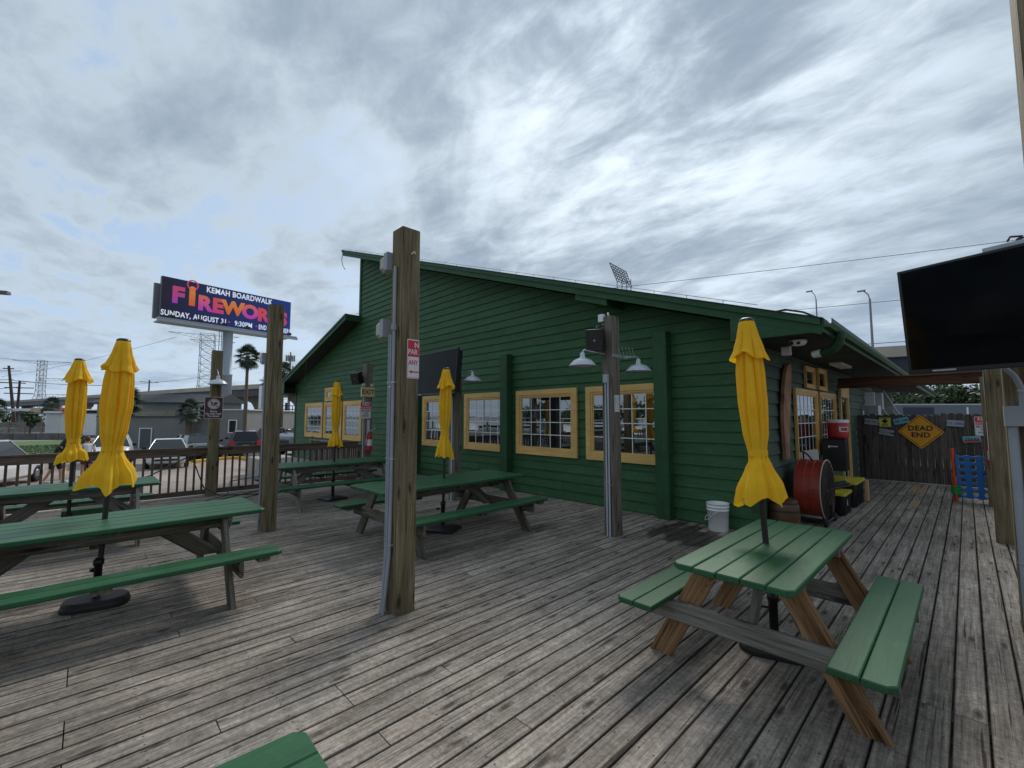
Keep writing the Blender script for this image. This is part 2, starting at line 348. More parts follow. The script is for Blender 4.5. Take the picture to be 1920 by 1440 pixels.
class MB:
    def __init__(s): s.v = []; s.f = []; s.sm = []
    def add(s, vs, fs, smooth=False):
        b = len(s.v); s.v += [tuple(v) for v in vs]
        for f in fs: s.f.append(tuple(b + i for i in f)); s.sm.append(smooth)
        return s
    def box(s, c, d, M=None):
        cx, cy, cz = c; x, y, z = d[0] / 2, d[1] / 2, d[2] / 2
        vs = [Vector((cx + a * x, cy + b * y, cz + e * z)) for a in (-1, 1) for b in (-1, 1) for e in (-1, 1)]
        if M: vs = [M @ v for v in vs]
        return s.add(vs, [(0, 1, 3, 2), (4, 6, 7, 5), (0, 4, 5, 1), (2, 3, 7, 6), (0, 2, 6, 4), (1, 5, 7, 3)])
    def b2(s, a, b):
        return s.box([(a[i] + b[i]) / 2 for i in range(3)], [abs(b[i] - a[i]) for i in range(3)])
    def cbox(s, L, W, H, ch=0.004, c=(0, 0, 0), endc=0.0):
        """chamfered beam along X"""
        w, h = W / 2, H / 2
        sec = [(-w + ch, -h), (w - ch, -h), (w, -h + ch), (w, h - ch), (w - ch, h), (-w + ch, h), (-w, h - ch), (-w, -h + ch)]
        vs = [(c[0] + sx * L / 2, c[1] + y, c[2] + z) for sx in (-1, 1) for y, z in sec]
        fs = [tuple(range(7, -1, -1)), tuple(range(8, 16))] + [(i, (i + 1) % 8, 8 + (i + 1) % 8, 8 + i) for i in range(8)]
        return s.add(vs, fs)
    def prism(s, pts, axis, a, b, smooth=False):
        """pts: 2D polygon; extruded between a and b on the given axis"""
        def P(p, t):
            if axis == 1: return (p[0], t, p[1])
            if axis == 0: return (t, p[0], p[1])
            return (p[0], p[1], t)
        n = len(pts); vs = [P(p, a) for p in pts] + [P(p, b) for p in pts]
        return s.add(vs, [tuple(range(n)), tuple(range(2 * n - 1, n - 1, -1))] + [(i, i + n, (i + 1) % n + n, (i + 1) % n) for i in range(n)], smooth)
    def tube(s, pts, r, seg=8, caps=True):
        pts = [Vector(p) for p in pts]; n = len(pts); rr = r if isinstance(r, (list, tuple)) else [r] * n
        up = None; rings = []
        for i, p in enumerate(pts):
            d = (pts[min(i + 1, n - 1)] - pts[max(i - 1, 0)]).normalized()
            if up is None: up = Vector((0, 0, 1)) if abs(d.z) < 0.9 else Vector((1, 0, 0))
            sd = d.cross(up).normalized(); u = sd.cross(d).normalized(); up = u
            rings.append([p + (sd * math.cos(2 * math.pi * k / seg) + u * math.sin(2 * math.pi * k / seg)) * rr[i] for k in range(seg)])
        vs = [v for q in rings for v in q]; fs = []
        for i in range(n - 1):
            for k in range(seg):
                a = i * seg + k; b = i * seg + (k + 1) % seg; fs.append((a, b, b + seg, a + seg))
        s.add(vs, fs, seg > 4)
        if caps: s.add(rings[0], [tuple(range(seg - 1, -1, -1))]); s.add(rings[-1], [tuple(range(seg))])
        return s
    def lathe(s, prof, seg=20, M=None, smooth=True):
        vs = []; fs = []
        for r, z in prof:
            for k in range(seg):
                a = 2 * math.pi * k / seg; v = Vector((r * math.cos(a), r * math.sin(a), z)); vs.append(M @ v if M else v)
        for i in range(len(prof) - 1):
            for k in range(seg):
                a = i * seg + k; b = i * seg + (k + 1) % seg; fs.append((a, b, b + seg, a + seg))
        return s.add(vs, fs, smooth)
    def mesh(s, name, m):
        me = bpy.data.meshes.new(name); me.from_pydata(s.v, [], s.f)
        me.polygons.foreach_set('use_smooth', s.sm); me.materials.append(m); me.update(); return me
    def build(s, name, m, parent=None, loc=None, M=None):
        o = bpy.data.objects.new(name, s.mesh(name, m)); link(o, parent)
        if loc: o.location = loc
        if M: o.matrix_local = M
        return o

def axes(p0, p1, up=(0, 0, 1)):
    p0 = Vector(p0); p1 = Vector(p1); d = (p1 - p0).normalized(); u = Vector(up)
    if abs(d.dot(u.normalized())) > 0.98: u = Vector((0, 1, 0))
    y = u.cross(d).normalized(); z = d.cross(y).normalized()
    M = Matrix((d, y, z)).transposed().to_4x4(); M.translation = (p0 + p1) / 2
    return M, (p1 - p0).length
MC = {}
def beam(name, p0, p1, w, h, m, parent=None, up=(0, 0, 1), ch=0.004):
    """lumber from p0 to p1; w across, h along up; grain along its own X"""
    M, L = axes(p0, p1, up); key = (round(L, 3), w, h, ch, m.name)
    if key not in MC: MC[key] = MB().cbox(L, w, h, ch).mesh(name, m)
    o = bpy.data.objects.new(name, MC[key]); link(o, parent); o.matrix_local = M
    return o
def text(s_, size, m, parent, M, name='lettering', ex=0.001, off=0.0, sx=1.0, sp=1.0, align='CENTER'):
    cu = bpy.data.curves.new('t', 'FONT'); cu.body = s_; cu.size = size; cu.extrude = ex; cu.offset = off * size
    cu.align_x = align; cu.align_y = 'CENTER'; cu.space_character = sp; cu.resolution_u = 3
    t = bpy.data.objects.new('t', cu); COL.objects.link(t)
    dg = bpy.context.evaluated_depsgraph_get(); me = bpy.data.meshes.new_from_object(t.evaluated_get(dg))
    bpy.data.objects.remove(t); bpy.data.curves.remove(cu)
    me.materials.clear(); me.materials.append(m); me.name = name
    o = bpy.data.objects.new(name, me); link(o, parent); o.matrix_local = M @ Matrix.Scale(sx, 4, (1, 0, 0))
    return o
def face(loc, normal, up=(0, 0, 1), roll=0.0):
    """matrix whose XY plane lies on a surface with the given normal, Y up"""
    z = Vector(normal).normalized(); x = Vector(up).cross(z).normalized(); y = z.cross(x)
    M = Matrix((x, y, z)).transposed().to_4x4(); M = M @ Matrix.Rotation(roll, 4, 'Z'); M.translation = Vector(loc); return M
def rrect(w, h, r, n=4):
    pts = []
    for cx, cy, a0 in ((w / 2 - r, h / 2 - r, 0), (-w / 2 + r, h / 2 - r, 90), (-w / 2 + r, -h / 2 + r, 180), (w / 2 - r, -h / 2 + r, 270)):
        for i in range(n + 1):
            a = R(a0 + 90 * i / n); pts.append((cx + r * math.cos(a), cy + r * math.sin(a)))
    return pts
def plate(name, w, h, t, m, parent, M=None, r=0.015):
    o = MB().prism(rrect(w, h, r), 2, 0, t).build(name, m, parent)
    if M: o.matrix_local = M
    return o
T = Matrix.Translation
def RZ(a): return Matrix.Rotation(a, 4, 'Z')
def mapv(mb, M): mb.v = [tuple(M @ Vector(v)) for v in mb.v]; return mb

# ---------------------------------------------------------------- ground, water
GZ = -1.0
g = MB().add([(-1500, -1500, GZ), (1500, -1500, GZ), (1500, 1500, GZ), (-1500, 1500, GZ)], [(0, 1, 2, 3)]).build('ground', GRND)
tag(g, kind='structure')
w_ = MB().add([(-400, -300, GZ + 0.02), (400, -300, GZ + 0.02), (400, -14, GZ + 0.02), (-400, -14, GZ + 0.02)], [(0, 1, 2, 3)]).build('water', WATER); tag(w_, kind='structure')
gr = MB().add([(-70, -13.5, GZ + 0.012), (-33.5, -13.5, GZ + 0.012), (-40, 0.6, GZ + 0.012), (-70, 1.2, GZ + 0.012)], [(0, 1, 2, 3)]).build('lawn', GRASSM); tag(gr, kind='structure')
def grass_blades():
    mb = MB()
    for i in range(9000):
        x = random.uniform(-60, -34); y = random.uniform(-6, 0.4)
        if x > -33.5 - (y + 13.5) * 0.46: continue
        a = random.uniform(0, 6.28); h = random.uniform(0.03, 0.07); w = 0.05
        dx, dy = math.cos(a) * w, math.sin(a) * w
        mb.add([(x - dx, y - dy, GZ), (x + dx, y + dy, GZ), (x + random.uniform(-.05, .05), y + random.uniform(-.05, .05), GZ + h)], [(0, 1, 2)])
    o = mb.build('grass', GRASSM); tag(o, 'strip of green grass beyond the parked white vehicle', 'grass', kind='stuff')
grass_blades()
dv_ = MB().b2((-34, 7.6, GZ), (-22.3, 17, -0.42)).build('pavement', CONC); tag(dv_, kind='structure')
wk = MB().b2((-23.5, 5.55, GZ), (-11.62, 7.1, -0.2)).build('walkway', CONC); tag(wk, kind='structure')
# yellow curb round the kerbed island
cpts = [(-31.2, 4.6), (-31.8, 5.5), (-32.2, 6.1), (-32.3, 7.0), (-31.0, 7.3), (-27.8, 7.05), (-22.2, 6.72), (-20.6, 6.76)]
mb = MB()
for a, b in zip(cpts, cpts[1:]):
    M, L = axes((a[0], a[1], GZ + 0.08), (b[0], b[1], GZ + 0.08)); q = MB().cbox(L + 0.12, 0.2, 0.17, 0.03); mapv(q, M); mb.add(q.v, q.f)
tag(mb.build('curb', CURB), kind='structure')
mb = MB()
for k in range(9):
    y0 = -1.6 + k * 1.0
for (x, y) in ((-31.0, 1.95), (-31.0, 4.5), (-31.0, -0.6)):
    mb.b2((x - 2.4, y - 0.05, GZ + 0.003), (x + 1.8, y + 0.05, GZ + 0.007))
tag(mb.build('parking_line', CURB), kind='structure')

# ---------------------------------------------------------------- the deck, plank by plank
deck = tag(link(bpy.data.objects.new('deck', None)), kind='structure')
PW = PITCH - 0.0095; PT = 0.036
pm = {}
def plank(x, y0, y1, m=DECK, dz=0.0, ry=0.0):
    L = round(y1 - y0 - 0.006, 3); key = (L, m.name)
    if key not in pm: pm[key] = MB().cbox(L, PW, PT, 0.0035).mesh('plank', m)
    o = bpy.data.objects.new('plank', pm[key]); link(o, deck)
    o.location = (x + random.uniform(-0.0012, 0.0012), (y0 + y1) / 2, -PT / 2 + dz)
    o.rotation_euler = (ry, 0, math.pi / 2)
    return o
far = MB(); nplank = 0
nrow = int((1.25 - PX0) / PITCH)
J = 0.61
for i in range(nrow + 1):
    x = PX0 + (i + 0.5) * PITCH
    yend = 7.085 if x < -2.2 else 15.24
    # joints fall on the joists
    k = -2 * J - random.choice((0, 1, 2, 3, 4)) * J; first = True
    joints = []
    y = -1.83
    start = y; nxt = start + random.choice((1, 2, 3, 4, 5, 6)) * J
    while start < yend - 0.01:
        e = min(nxt, yend)
        if yend - e < 0.5: e = yend
        plank(x, start, e, dz=random.uniform(-0.0022, 0.0012), ry=random.uniform(-0.0006, 0.0006)); nplank += 1
        start = e; nxt = start + random.choice((6, 7, 8, 8, 9, 10, 8)) * J
    q = MB().cbox(3.7, PW, PT, 0.005); mapv(q, T((-3.69, -x, -PT / 2))); far.add(q.v, q.f)
print('planks', nplank)
fo = far.build('planks', DECK, deck); fo.rotation_euler = (0, 0, math.pi / 2); tag(fo, kind='stuff')
for (x, y0, y1) in ((-0.88, 13.3, 15.0), (-0.74, 13.1, 14.3), (-0.74, 11.2, 12.0)):
    r_ = PX0 + (round((x - PX0) / PITCH - 0.5) + 0.5) * PITCH
    plank(r_, y0, y1, NEWB, dz=0.0035)
jo = MB()
for k in range(-9, 26):
    jo.b2((-11.5, k * J - 0.019, -0.25), (1.2, k * J + 0.019, -0.040))
tag(jo.build('joist', GREYW, deck), kind='stuff')
rim_ = MB().b2((-11.56, -5.5, -0.27), (-11.525, 7.0, -0.002)).b2((-11.5, -5.56, -0.27), (1.25, -5.53, -0.002)).build('rim_board', RAILW, deck)

# ---------------------------------------------------------------- the restaurant
B = thing('restaurant_building', 'dark green clapboard restaurant with ochre trimmed windows and a long sloping roof', 'building', (0, 0, 0))
YW = 7.12; XR = -2.15; XL = -22.07; XC = -15.43; YR = 6.5
def ztop(x): return 7.78 - 0.3370 * (x + 15.67)
def zsof(x): return ztop(x) - 0.165
def ltop(x): return 5.36 + 0.2905 * (x + 15.28)
def lsof(x): return ltop(x) - 0.18
YB = 19.0
# wall core
MB().prism([(XL, -0.7), (XR, -0.7), (XR, zsof(XR) - 0.01), (XC, zsof(XC) - 0.01), (XC, lsof(XC) - 0.01), (XL, lsof(XL) - 0.01)], 1, YW, YB - 0.5).build('wall', SIDE2, B)
# clapboards of the long wall
EXP = 0.181
def sid(x0b, x1b, x0t, x1t, z0, z1, m=SIDE):
    """one lap board on the south wall"""
    yo = YW - 0.030; yi = YW - 0.004
    vs = [(x0b, yo, z0), (x1b, yo, z0), (x1t, yi, z1), (x0t, yi, z1), (x0b, YW, z0), (x1b, YW, z0)]
    xm = (x0b + x1b) / 2; vs = [(a - xm, b, c) for a, b, c in vs]
    o = MB().add(vs, [(0, 1, 2, 3), (0, 4, 5, 1), (0, 3, 4), (1, 5, 2)]).build('siding_board', m, B); o.location = (xm, 0, 0); return o
row = 0; z = -0.17
zz = z
while zz < 7.6:
    z0, z1 = zz, zz + EXP + 0.004
    def lim(q):
        xr = XR if q < zsof(XR) else -15.67 + (7.78 - 0.165 - q) / 0.3370
        if q < lsof(XL): xl = XL
        elif q < lsof(XC): xl = -15.28 + (q - 5.36 + 0.18) / 0.2905
        else: xl = XC
        return xl, min(xr, XR)
    a0, b0 = lim(z0); a1, b1 = lim(z1)
    if a1 < XC - 0.001 and a0 < XC and z1 > lsof(XC): a1 = XC
    if b0 - a0 > 0.15:
        if b1 < a1: a1 = b1 = (a1 + b1) / 2
        cuts = [a0]; xx = a0 + random.uniform(1.5, 4.8)
        while xx < b0 - 1.0: cuts.append(xx); xx += 4.88
        cuts.append(b0)
        for i in range(len(cuts) - 1):
            l, r = cuts[i], cuts[i + 1]
            lt = a1 if i == 0 else l; rt_ = b1 if i == len(cuts) - 2 else r
            if i > 0: l += 0.004; lt = max(lt, a1) + 0.004
            if rt_ < lt: rt_ = lt
            rt_ = min(rt_, b1) if b1 > lt else rt_
            sid(l, r, lt, max(rt_, lt), z0, z1)
    zz += EXP
# clapboards of the side wall (facing the walkway)
zz = -0.1; k = 0
while zz < 2.74:
    cuts = [YW + 0.01] + sorted([9.5 + (k * 1.37) % 3.3, 13.6 + (k * 1.1) % 2.0]) + [YB - 0.6]
    for i in range(3):
        l, r = cuts[i], cuts[i + 1]; ym = (l + r) / 2; xo = XR + 0.036; xi = XR + 0.001
        vs = [(l - ym, -xo, zz), (r - ym, -xo, zz), (r - ym, -xi, zz + 0.205), (l - ym, -xi, zz + 0.205), (l - ym, -XR, zz), (r - ym, -XR, zz)]
        o = MB().add(vs, [(0, 1, 2, 3), (0, 4, 5, 1), (0, 3, 4), (1, 5, 2)]).build('siding_board', SIDE2, B)
        o.rotation_euler = (0, 0, math.pi / 2); o.location = (0, ym, 0)
    zz += 0.2; k += 1
# corner boards
for (a, b) in (((XR - 0.10, YW - 0.048, -0.3), (XR + 0.045, YW - 0.0315, 2.76)), ((XR + 0.0355, YW - 0.027, -0.3), (XR + 0.05, YW + 0.10, 2.76)),
               ((XL - 0.02, YW - 0.048, -0.7), (XL + 0.1, YW - 0.0315, lsof(XL))), ((XC - 0.03, YW - 0.048, lsof(XC) + 0.2), (XC + 0.09, YW - 0.0315, zsof(XC) - 0.01)),
               ((XC - 0.06, YW - 0.03, 5.2), (XC - 0.031, YB, zsof(XC)))):
    MB().b2(a, b).build('corner_board', GTRIM, B)
# water table board along the deck
# right roof: slab, fascia boards, soffit
XE = -1.2; XP = -15.75
MB().prism([(XP, ztop(XP)), (XE + 0.02, ztop(XE + 0.02)), (XE + 0.02, ztop(XE + 0.02) - 0.03), (XP, ztop(XP) - 0.03)], 1, YR + 0.02, YB).build('roof', ROOFM, B)
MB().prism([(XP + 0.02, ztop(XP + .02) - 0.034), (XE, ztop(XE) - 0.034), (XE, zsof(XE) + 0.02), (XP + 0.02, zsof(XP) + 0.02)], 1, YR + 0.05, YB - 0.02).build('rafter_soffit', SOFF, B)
def rake(fn, x0, x1, d0, d1, y0, y1, name='fascia_board', m=GTRIM, step=4.9):
    n = max(1, round(abs(x1 - x0) / step))
    for i in range(n):
        a = x0 + (x1 - x0) * i / n; b = x0 + (x1 - x0) * (i + 1) / n - 0.003
        beam_pts = [(a, fn(a) - d0), (b, fn(b) - d0), (b, fn(b) - d1), (a, fn(a) - d1)]
        MB().prism(beam_pts, 1, y0, y1).build(name, m, B)
rake(ztop, XP, XE, 0.028, 0.19, YR + 0.012, YR + 0.05)            # main rake board
rake(ztop, XP - 0.01, XE, -0.008, 0.075, YR - 0.015, YR + 0.0115)        # drip board, a step proud
rake(ztop, XP - 0.02, XE + 0.03, -0.022, -0.009, YR - 0.03, YR + 0.3, 'drip_edge', ROOFM, 6)
# boxed corner of the eave
MB().prism([(-2.27, 2.75), (XE, 2.75), (XE, ztop(XE) - 0.03), (-2.27, ztop(-2.27) - 0.192)], 1, YR + 0.015, YR + 0.045).build('fascia_board', GTRIM, B)
MB().b2((-2.275, YR + 0.045, 2.745), (-2.245, YW - 0.03, zsof(-2.27))).build('fascia_board', GTRIM, B)
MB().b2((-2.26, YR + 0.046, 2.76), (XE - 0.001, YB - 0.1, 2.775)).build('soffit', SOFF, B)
# eave fascia and gutter along the side
MB().b2((XE + 0.001, YR + 0.012, 2.74), (XE + 0.03, YB - 0.05, 2.90)).build('fascia_board', GTRIM, B)
gp = [(XE + 0.031, 2.895), (XE + 0.031, 2.80), (XE + 0.09, 2.79), (XE + 0.12, 2.84), (XE + 0.12, 2.895), (XE + 0.112, 2.895), (XE + 0.112, 2.845), (XE + 0.086, 2.80), (XE + 0.04, 2.81), (XE + 0.04, 2.895)]
MB().prism(gp, 1, YR - 0.01, YB - 0.1).build('gutter', GTRIM, B)
# left roof
XLE = -22.55
MB().prism([(XLE, ltop(XLE)), (XC - 0.0, ltop(XC)), (XC - 0.0, ltop(XC) - 0.03), (XLE, ltop(XLE) - 0.03)], 1, YR + 0.02, YB).build('roof', ROOFM, B)
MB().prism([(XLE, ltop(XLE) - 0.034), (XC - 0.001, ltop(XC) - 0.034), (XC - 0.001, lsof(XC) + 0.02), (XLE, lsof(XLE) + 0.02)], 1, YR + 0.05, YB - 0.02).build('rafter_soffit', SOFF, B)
rake(ltop, XLE, -15.30, 0.028, 0.20, YR + 0.012, YR + 0.05)
rake(ltop, XLE, -15.29, -0.008, 0.07, YR - 0.015, YR + 0.0115)
MB().b2((-15.30, YR - 0.01, ltop(-15.3) - 0.22), (-15.27, YW - 0.03, ltop(-15.3) + 0.005)).build('fascia_board', GTRIM, B)
MB().prism([(XLE, 2.74), (-21.9, 2.74), (-21.9, lsof(-21.9)), (XLE, ltop(XLE) - 0.03)], 1, YR + 0.015, YR + 0.045).build('fascia_board', GTRIM, B)
MB().b2((XLE - 0.03, YR + 0.012, 2.72), (XLE - 0.001, YB, ltop(XLE))).build('fascia_board', GTRIM, B)
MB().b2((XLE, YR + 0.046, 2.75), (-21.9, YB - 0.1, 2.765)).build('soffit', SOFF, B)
# lookout block under the rake
MB().prism([(-5.05, zsof(-5.05) - 0.002), (-4.35, zsof(-4.35) - 0.002), (-4.35, zsof(-4.35) - 0.14), (-5.05, zsof(-5.05) - 0.14)], 1, YR + 0.056, YW - 0.03).build('lookout_beam', GTRIM, B)
# posts against the wall
for xp in (-3.56, -7.43, -11.33):
    beam('pilaster', (xp, YW - 0.12, -0.0 if xp > -11.5 else -0.2), (xp, YW - 0.12, 3.13), 0.24, 0.185, GTRIM, B, up=(0, 1, 0), ch=0.008)
# bird wire on the rake
mb = MB(); n = 26
for i in range(n):
    x = -15.6 + i * 0.53; mb.tube([(x, YR, ztop(x)), (x, YR, ztop(x) + 0.075)], 0.004, 4)
mb.tube([(-15.6, YR, ztop(-15.6) + 0.07), (-1.9, YR, ztop(-1.9) + 0.07)], 0.0035, 4)
mb.build('bird_wire', WIRE, B)
mb = MB(); mb.tube([(-15.72, YR, 7.6), (-15.7, YR - .02, 7.4), (-15.55, YR - .03, 7.15), (-15.42, YR, 7.0)], 0.012, 5)
mb.tube([(-1.75, YR + .1, ztop(-1.75) + .01), (-1.6, YR + .1, ztop(-1.6) + .07), (-1.4, YR + .1, ztop(-1.4) + .07), (-1.22, YR + .1, ztop(-1.2) + .02)], 0.014, 6)
mb.tube([(-19.05, 6.5, 4.1), (-19.1, 6.48, 3.1), (-19.06, 6.5, 2.95)], 0.012, 4)
mb.build('loose_cable', WIRE, B)

def window(x0, x1, z0, z1, cols, rows, wall='S', tw=0.13, mun=True):
    """x0..x1 along the wall; S faces -Y, E faces +X"""
    W = x1 - x0; Hh = z1 - z0; mb = MB()
    M = Matrix((( 1, 0, 0, (x0 + x1) / 2), (0, 1, 0, YW - 0.032), (0, 0, 1, (z0 + z1) / 2), (0, 0, 0, 1))) if wall == 'S' else \
        T((XR + 0.036, (x0 + x1) / 2, (z0 + z1) / 2)) @ RZ(math.pi / 2)
    w, h = W / 2, Hh / 2
    D = 0.045
    # outer casing, mitred
    def ring(a, b, y0, y1):     # between half sizes a (outer) and b (inner)
        (aw, ah), (bw, bh) = a, b
        O = [(-aw, -ah), (aw, -ah), (aw, ah), (-aw, ah)]; I = [(-bw, -bh), (bw, -bh), (bw, bh), (-bw, bh)]
        for i in range(4):
            j = (i + 1) % 4
            vs = [(O[i][0], y0, O[i][1]), (O[j][0], y0, O[j][1]), (I[j][0], y0, I[j][1]), (I[i][0], y0, I[i][1])]
            vs += [(x, y1, z) for x, _, z in vs]
            mb.add(vs, [(0, 1, 2, 3), (0, 4, 5, 1), (3, 2, 6, 7), (0, 3, 7, 4), (1, 5, 6, 2)])
    ring((w, h), (w - tw + 0.02, h - tw + 0.02), -D, 0.0)
    ring((w - tw + 0.019, h - tw + 0.019), (w - tw - 0.022, h - tw - 0.022), -D + 0.014, 0.0)
    ring((w - tw - 0.0225, h - tw - 0.0225), (w - tw - 0.045, h - tw - 0.045), -D + 0.028, 0.0)
    fr = mb.build('window', OCH, B); fr.matrix_local = M
    iw, ih = (w - tw - 0.045), (h - tw - 0.045); cw, ch_ = 2 * iw / cols, 2 * ih / rows
    pmesh = MB().box((0, 0, 0), (cw - 0.001, 0.004, ch_ - 0.001)).mesh('pane', GLASS)
    for i in range(cols):
        for j in range(rows):
            o = bpy.data.objects.new('pane', pmesh); link(o, fr); o.location = (-iw + (i + .5) * cw, -0.006, -ih + (j + .5) * ch_)
            o.rotation_euler = (random.uniform(-.0012, .0012), 0, random.uniform(-.0012, .0012))
    if mun:
        v = MB().box((0, 0, 0), (0.016, 0.004, 2 * ih)).mesh('muntin', WHITE); hh = MB().box((0, 0, 0), (2 * iw, 0.004, 0.016)).mesh('muntin', WHITE)
        for i in range(1, cols): link(bpy.data.objects.new('muntin', v), fr).location = (-iw + i * cw, -0.0112, 0)
        for j in range(1, rows): link(bpy.data.objects.new('muntin', hh), fr).location = (0, -0.0138, -ih + j * ch_)
    return fr
for (a, b) in ((-5.20, -3.47), (-7.15, -5.42), (-9.07, -7.34), (-11.04, -9.31)):
    window(a, b, 0.86, 2.27, 5, 4)
for (a, b) in ((-20.60, -18.60), (-18.45, -16.70), (-16.55, -15.0)):
    window(a, b, 0.80, 2.26, 4, 4, tw=0.15)
window(-18.40, -16.9, 2.30, 2.85, 3, 1, tw=0.14, mun=False)
window(8.97, 10.60, 0.93, 2.20, 5, 4, 'E', 0.08); window(10.84, 12.36, 0.93, 2.20, 5, 4, 'E', 0.08)
window(9.77, 10.52, 2.235, 2.655, 1, 1, 'E', 0.045, False); window(10.80, 11.57, 2.235, 2.69, 1, 1, 'E', 0.045, False)
window(12.93, 13.99, 0.05, 2.44, 1, 1, 'E', 0.12, False)
# shade panel above the narrow opening, strip light, lower far wing
MB().b2((XR + 0.085, 12.95, 2.15), (XR + 0.095, 13.97, 2.42)).build('panel', OCH, B)
MB().b2((-1.85, 10.6, 2.715), (-1.65, 11.7, 2.758)).build('strip_light', WPL, B)
# far wing beyond the fence
W2 = thing('far_wing_building', 'low siding wing with a drooping metal eave beyond the board fence', 'building')
MB().b2((-9, 19.4, -0.7), (-3.0, 34, 3.1)).build('wall', SIDE2, W2)
for k in range(15):
    MB().b2((-2.999, 19.4, 0.1 + k * 0.2), (-2.975, 34, 0.29 + k * 0.2)).build('siding_board', SIDE2, W2)
MB().prism([(-9, 4.1), (-1.1, 2.95), (-1.1, 2.85), (-9, 3.95)], 1, 21, 34).build('roof', ROOFM, W2)
MB().b2((-1.2, 21, 2.72), (-1.15, 34, 2.84)).build('gutter', GTRIM, W2)
MB().b2((-2.97, 19.6, -0.7), (-2.8, 19.75, 3.0)).build('post', GTRIM, W2)

# ---------------------------------------------------------------- timber posts on the deck
def timber(x, y, h, label, zb=0.0, m=POST, s=0.185, lean=(0, 0)):
    t = thing('timber_post', label, 'post', (x, y, 0), group='timber posts standing on the deck')
    beam('timber', (0, 0, zb), (lean[0], lean[1], h), s, s, m, t, up=(0, 1, 0), ch=0.006)
    return t
PC = timber(-3.555, 2.07, 3.42, 'tall greenish timber post with three grey conduits and two outlet boxes')
P2 = timber(-7.335, 2.03, 3.40, 'greenish timber post beside the green table end with one side conduit')
P3 = timber(-11.40, 2.01, 3.13, 'timber post at the railing carrying the brown birds sign')
P4 = timber(-3.60, 5.51, 3.16, 'weathered timber post carrying two barn lamps in front of the windows', m=OLDP)
P5 = timber(-11.33, 5.49, 3.12, 'dark weathered post carrying the exit box and red extinguisher', m=OLDP)
P6 = timber(-7.35, 5.49, 2.75, 'timber post behind the mounted black television', m=OLDP)
PB = timber(0.315, 5.50, 2.55, 'timber post under the large right television with a grey electrical box')
PA = timber(0.285, 8.98, 2.62, 'timber post behind the electrical box post with pale strips')
PD = timber(0.30, 12.35, 2.45, 'timber post carrying the end of the brown cross beam')
PN = timber(0.262, 2.03, 3.6, 'tall timber post cut by the right edge of the picture')
def conduit(parent, pts, r, name='conduit', m=GREYP, clips=()):
    o = MB().tube(pts, r, 10).build(name, m, parent)
    for (x, y, z) in clips:
        mb = MB().lathe([(r + 0.004, -0.008), (r + 0.006, 0), (r + 0.004, 0.008)], 10, T((x, y, z))); mb.box((x + r + 0.008, y + 0.01, z), (0.02, 0.006, 0.012)); mb.build('clip', GALV, parent)
    return o
# centre post: conduits on the south face (local y = -0.0925)
yc = -0.11
conduit(PC, [(-0.105, yc - .03, -0.02), (-0.100, yc - .01, 0.1), (-0.085, yc, 0.45), (-0.08, yc, 0.9), (-0.08, yc, 2.44)], 0.010, clips=[(-0.08, yc, 0.62), (-0.08, yc, 1.32), (-0.08, yc, 2.0)])
conduit(PC, [(-0.07, yc - .035, -0.02), (-0.066, yc - .02, 0.12), (-0.050, yc, 0.5), (-0.045, yc, 1.0), (-0.045, yc, 2.44)], 0.0125, clips=[(-0.045, yc, 0.62), (-0.045, yc, 1.28), (-0.045, yc, 1.96)])
conduit(PC, [(-0.03, yc - .04, -0.02), (-0.022, yc - .025, 0.14), (0.0, yc - .004, 0.5), (0.004, yc, 1.0), (0.004, yc, 3.06)], 0.0155, clips=[(0.004, yc, 0.58), (0.004, yc, 1.32), (0.004, yc, 2.0)])
MB().lathe([(0.026, -0.03), (0.028, 0), (0.026, 0.03)], 10, T((0.004, yc, 2.5))).build('coupling', GREYP, PC)
def outlet(parent, loc, rz=0, m1=GREYP):
    o = MB().cbox(0.06, 0.12, 0.17, 0.004).build('outlet_box', m1, parent); o.location = loc; o.rotation_euler = (0, 0, rz)
    c = MB().cbox(0.075, 0.115, 0.155, 0.03, c=(-0.07, 0, -0.005)).build('weather_cover', IVORY, o)
    return o
outlet(PC, (-0.115, -0.02 - 0.07, 3.13), 0); outlet(PC, (-0.165, -0.02 - 0.07, 2.51), 0)
MB().tube([(0.094, 0.0, 3.18), (0.11, 0.005, 3.19), (0.115, 0.02, 3.2), (0.105, 0.03, 3.185)], 0.006, 6).build('screw_hook', WPL, PC)
# post two: conduit and cover box
conduit(P2, [(-0.075, -0.115, 0), (-0.06, -0.105, 0.3), (-0.06, -0.105, 2.5)], 0.014, clips=[(-0.06, -0.105, 0.3), (-0.06, -0.105, 1.9)])
outlet(P2, (-0.115, -0.085, 2.58), 0)
MB().cbox(0.14, 0.09, 0.36, 0.01).build('white_box', WPL, P2, loc=(-0.15, -0.09, 1.98))
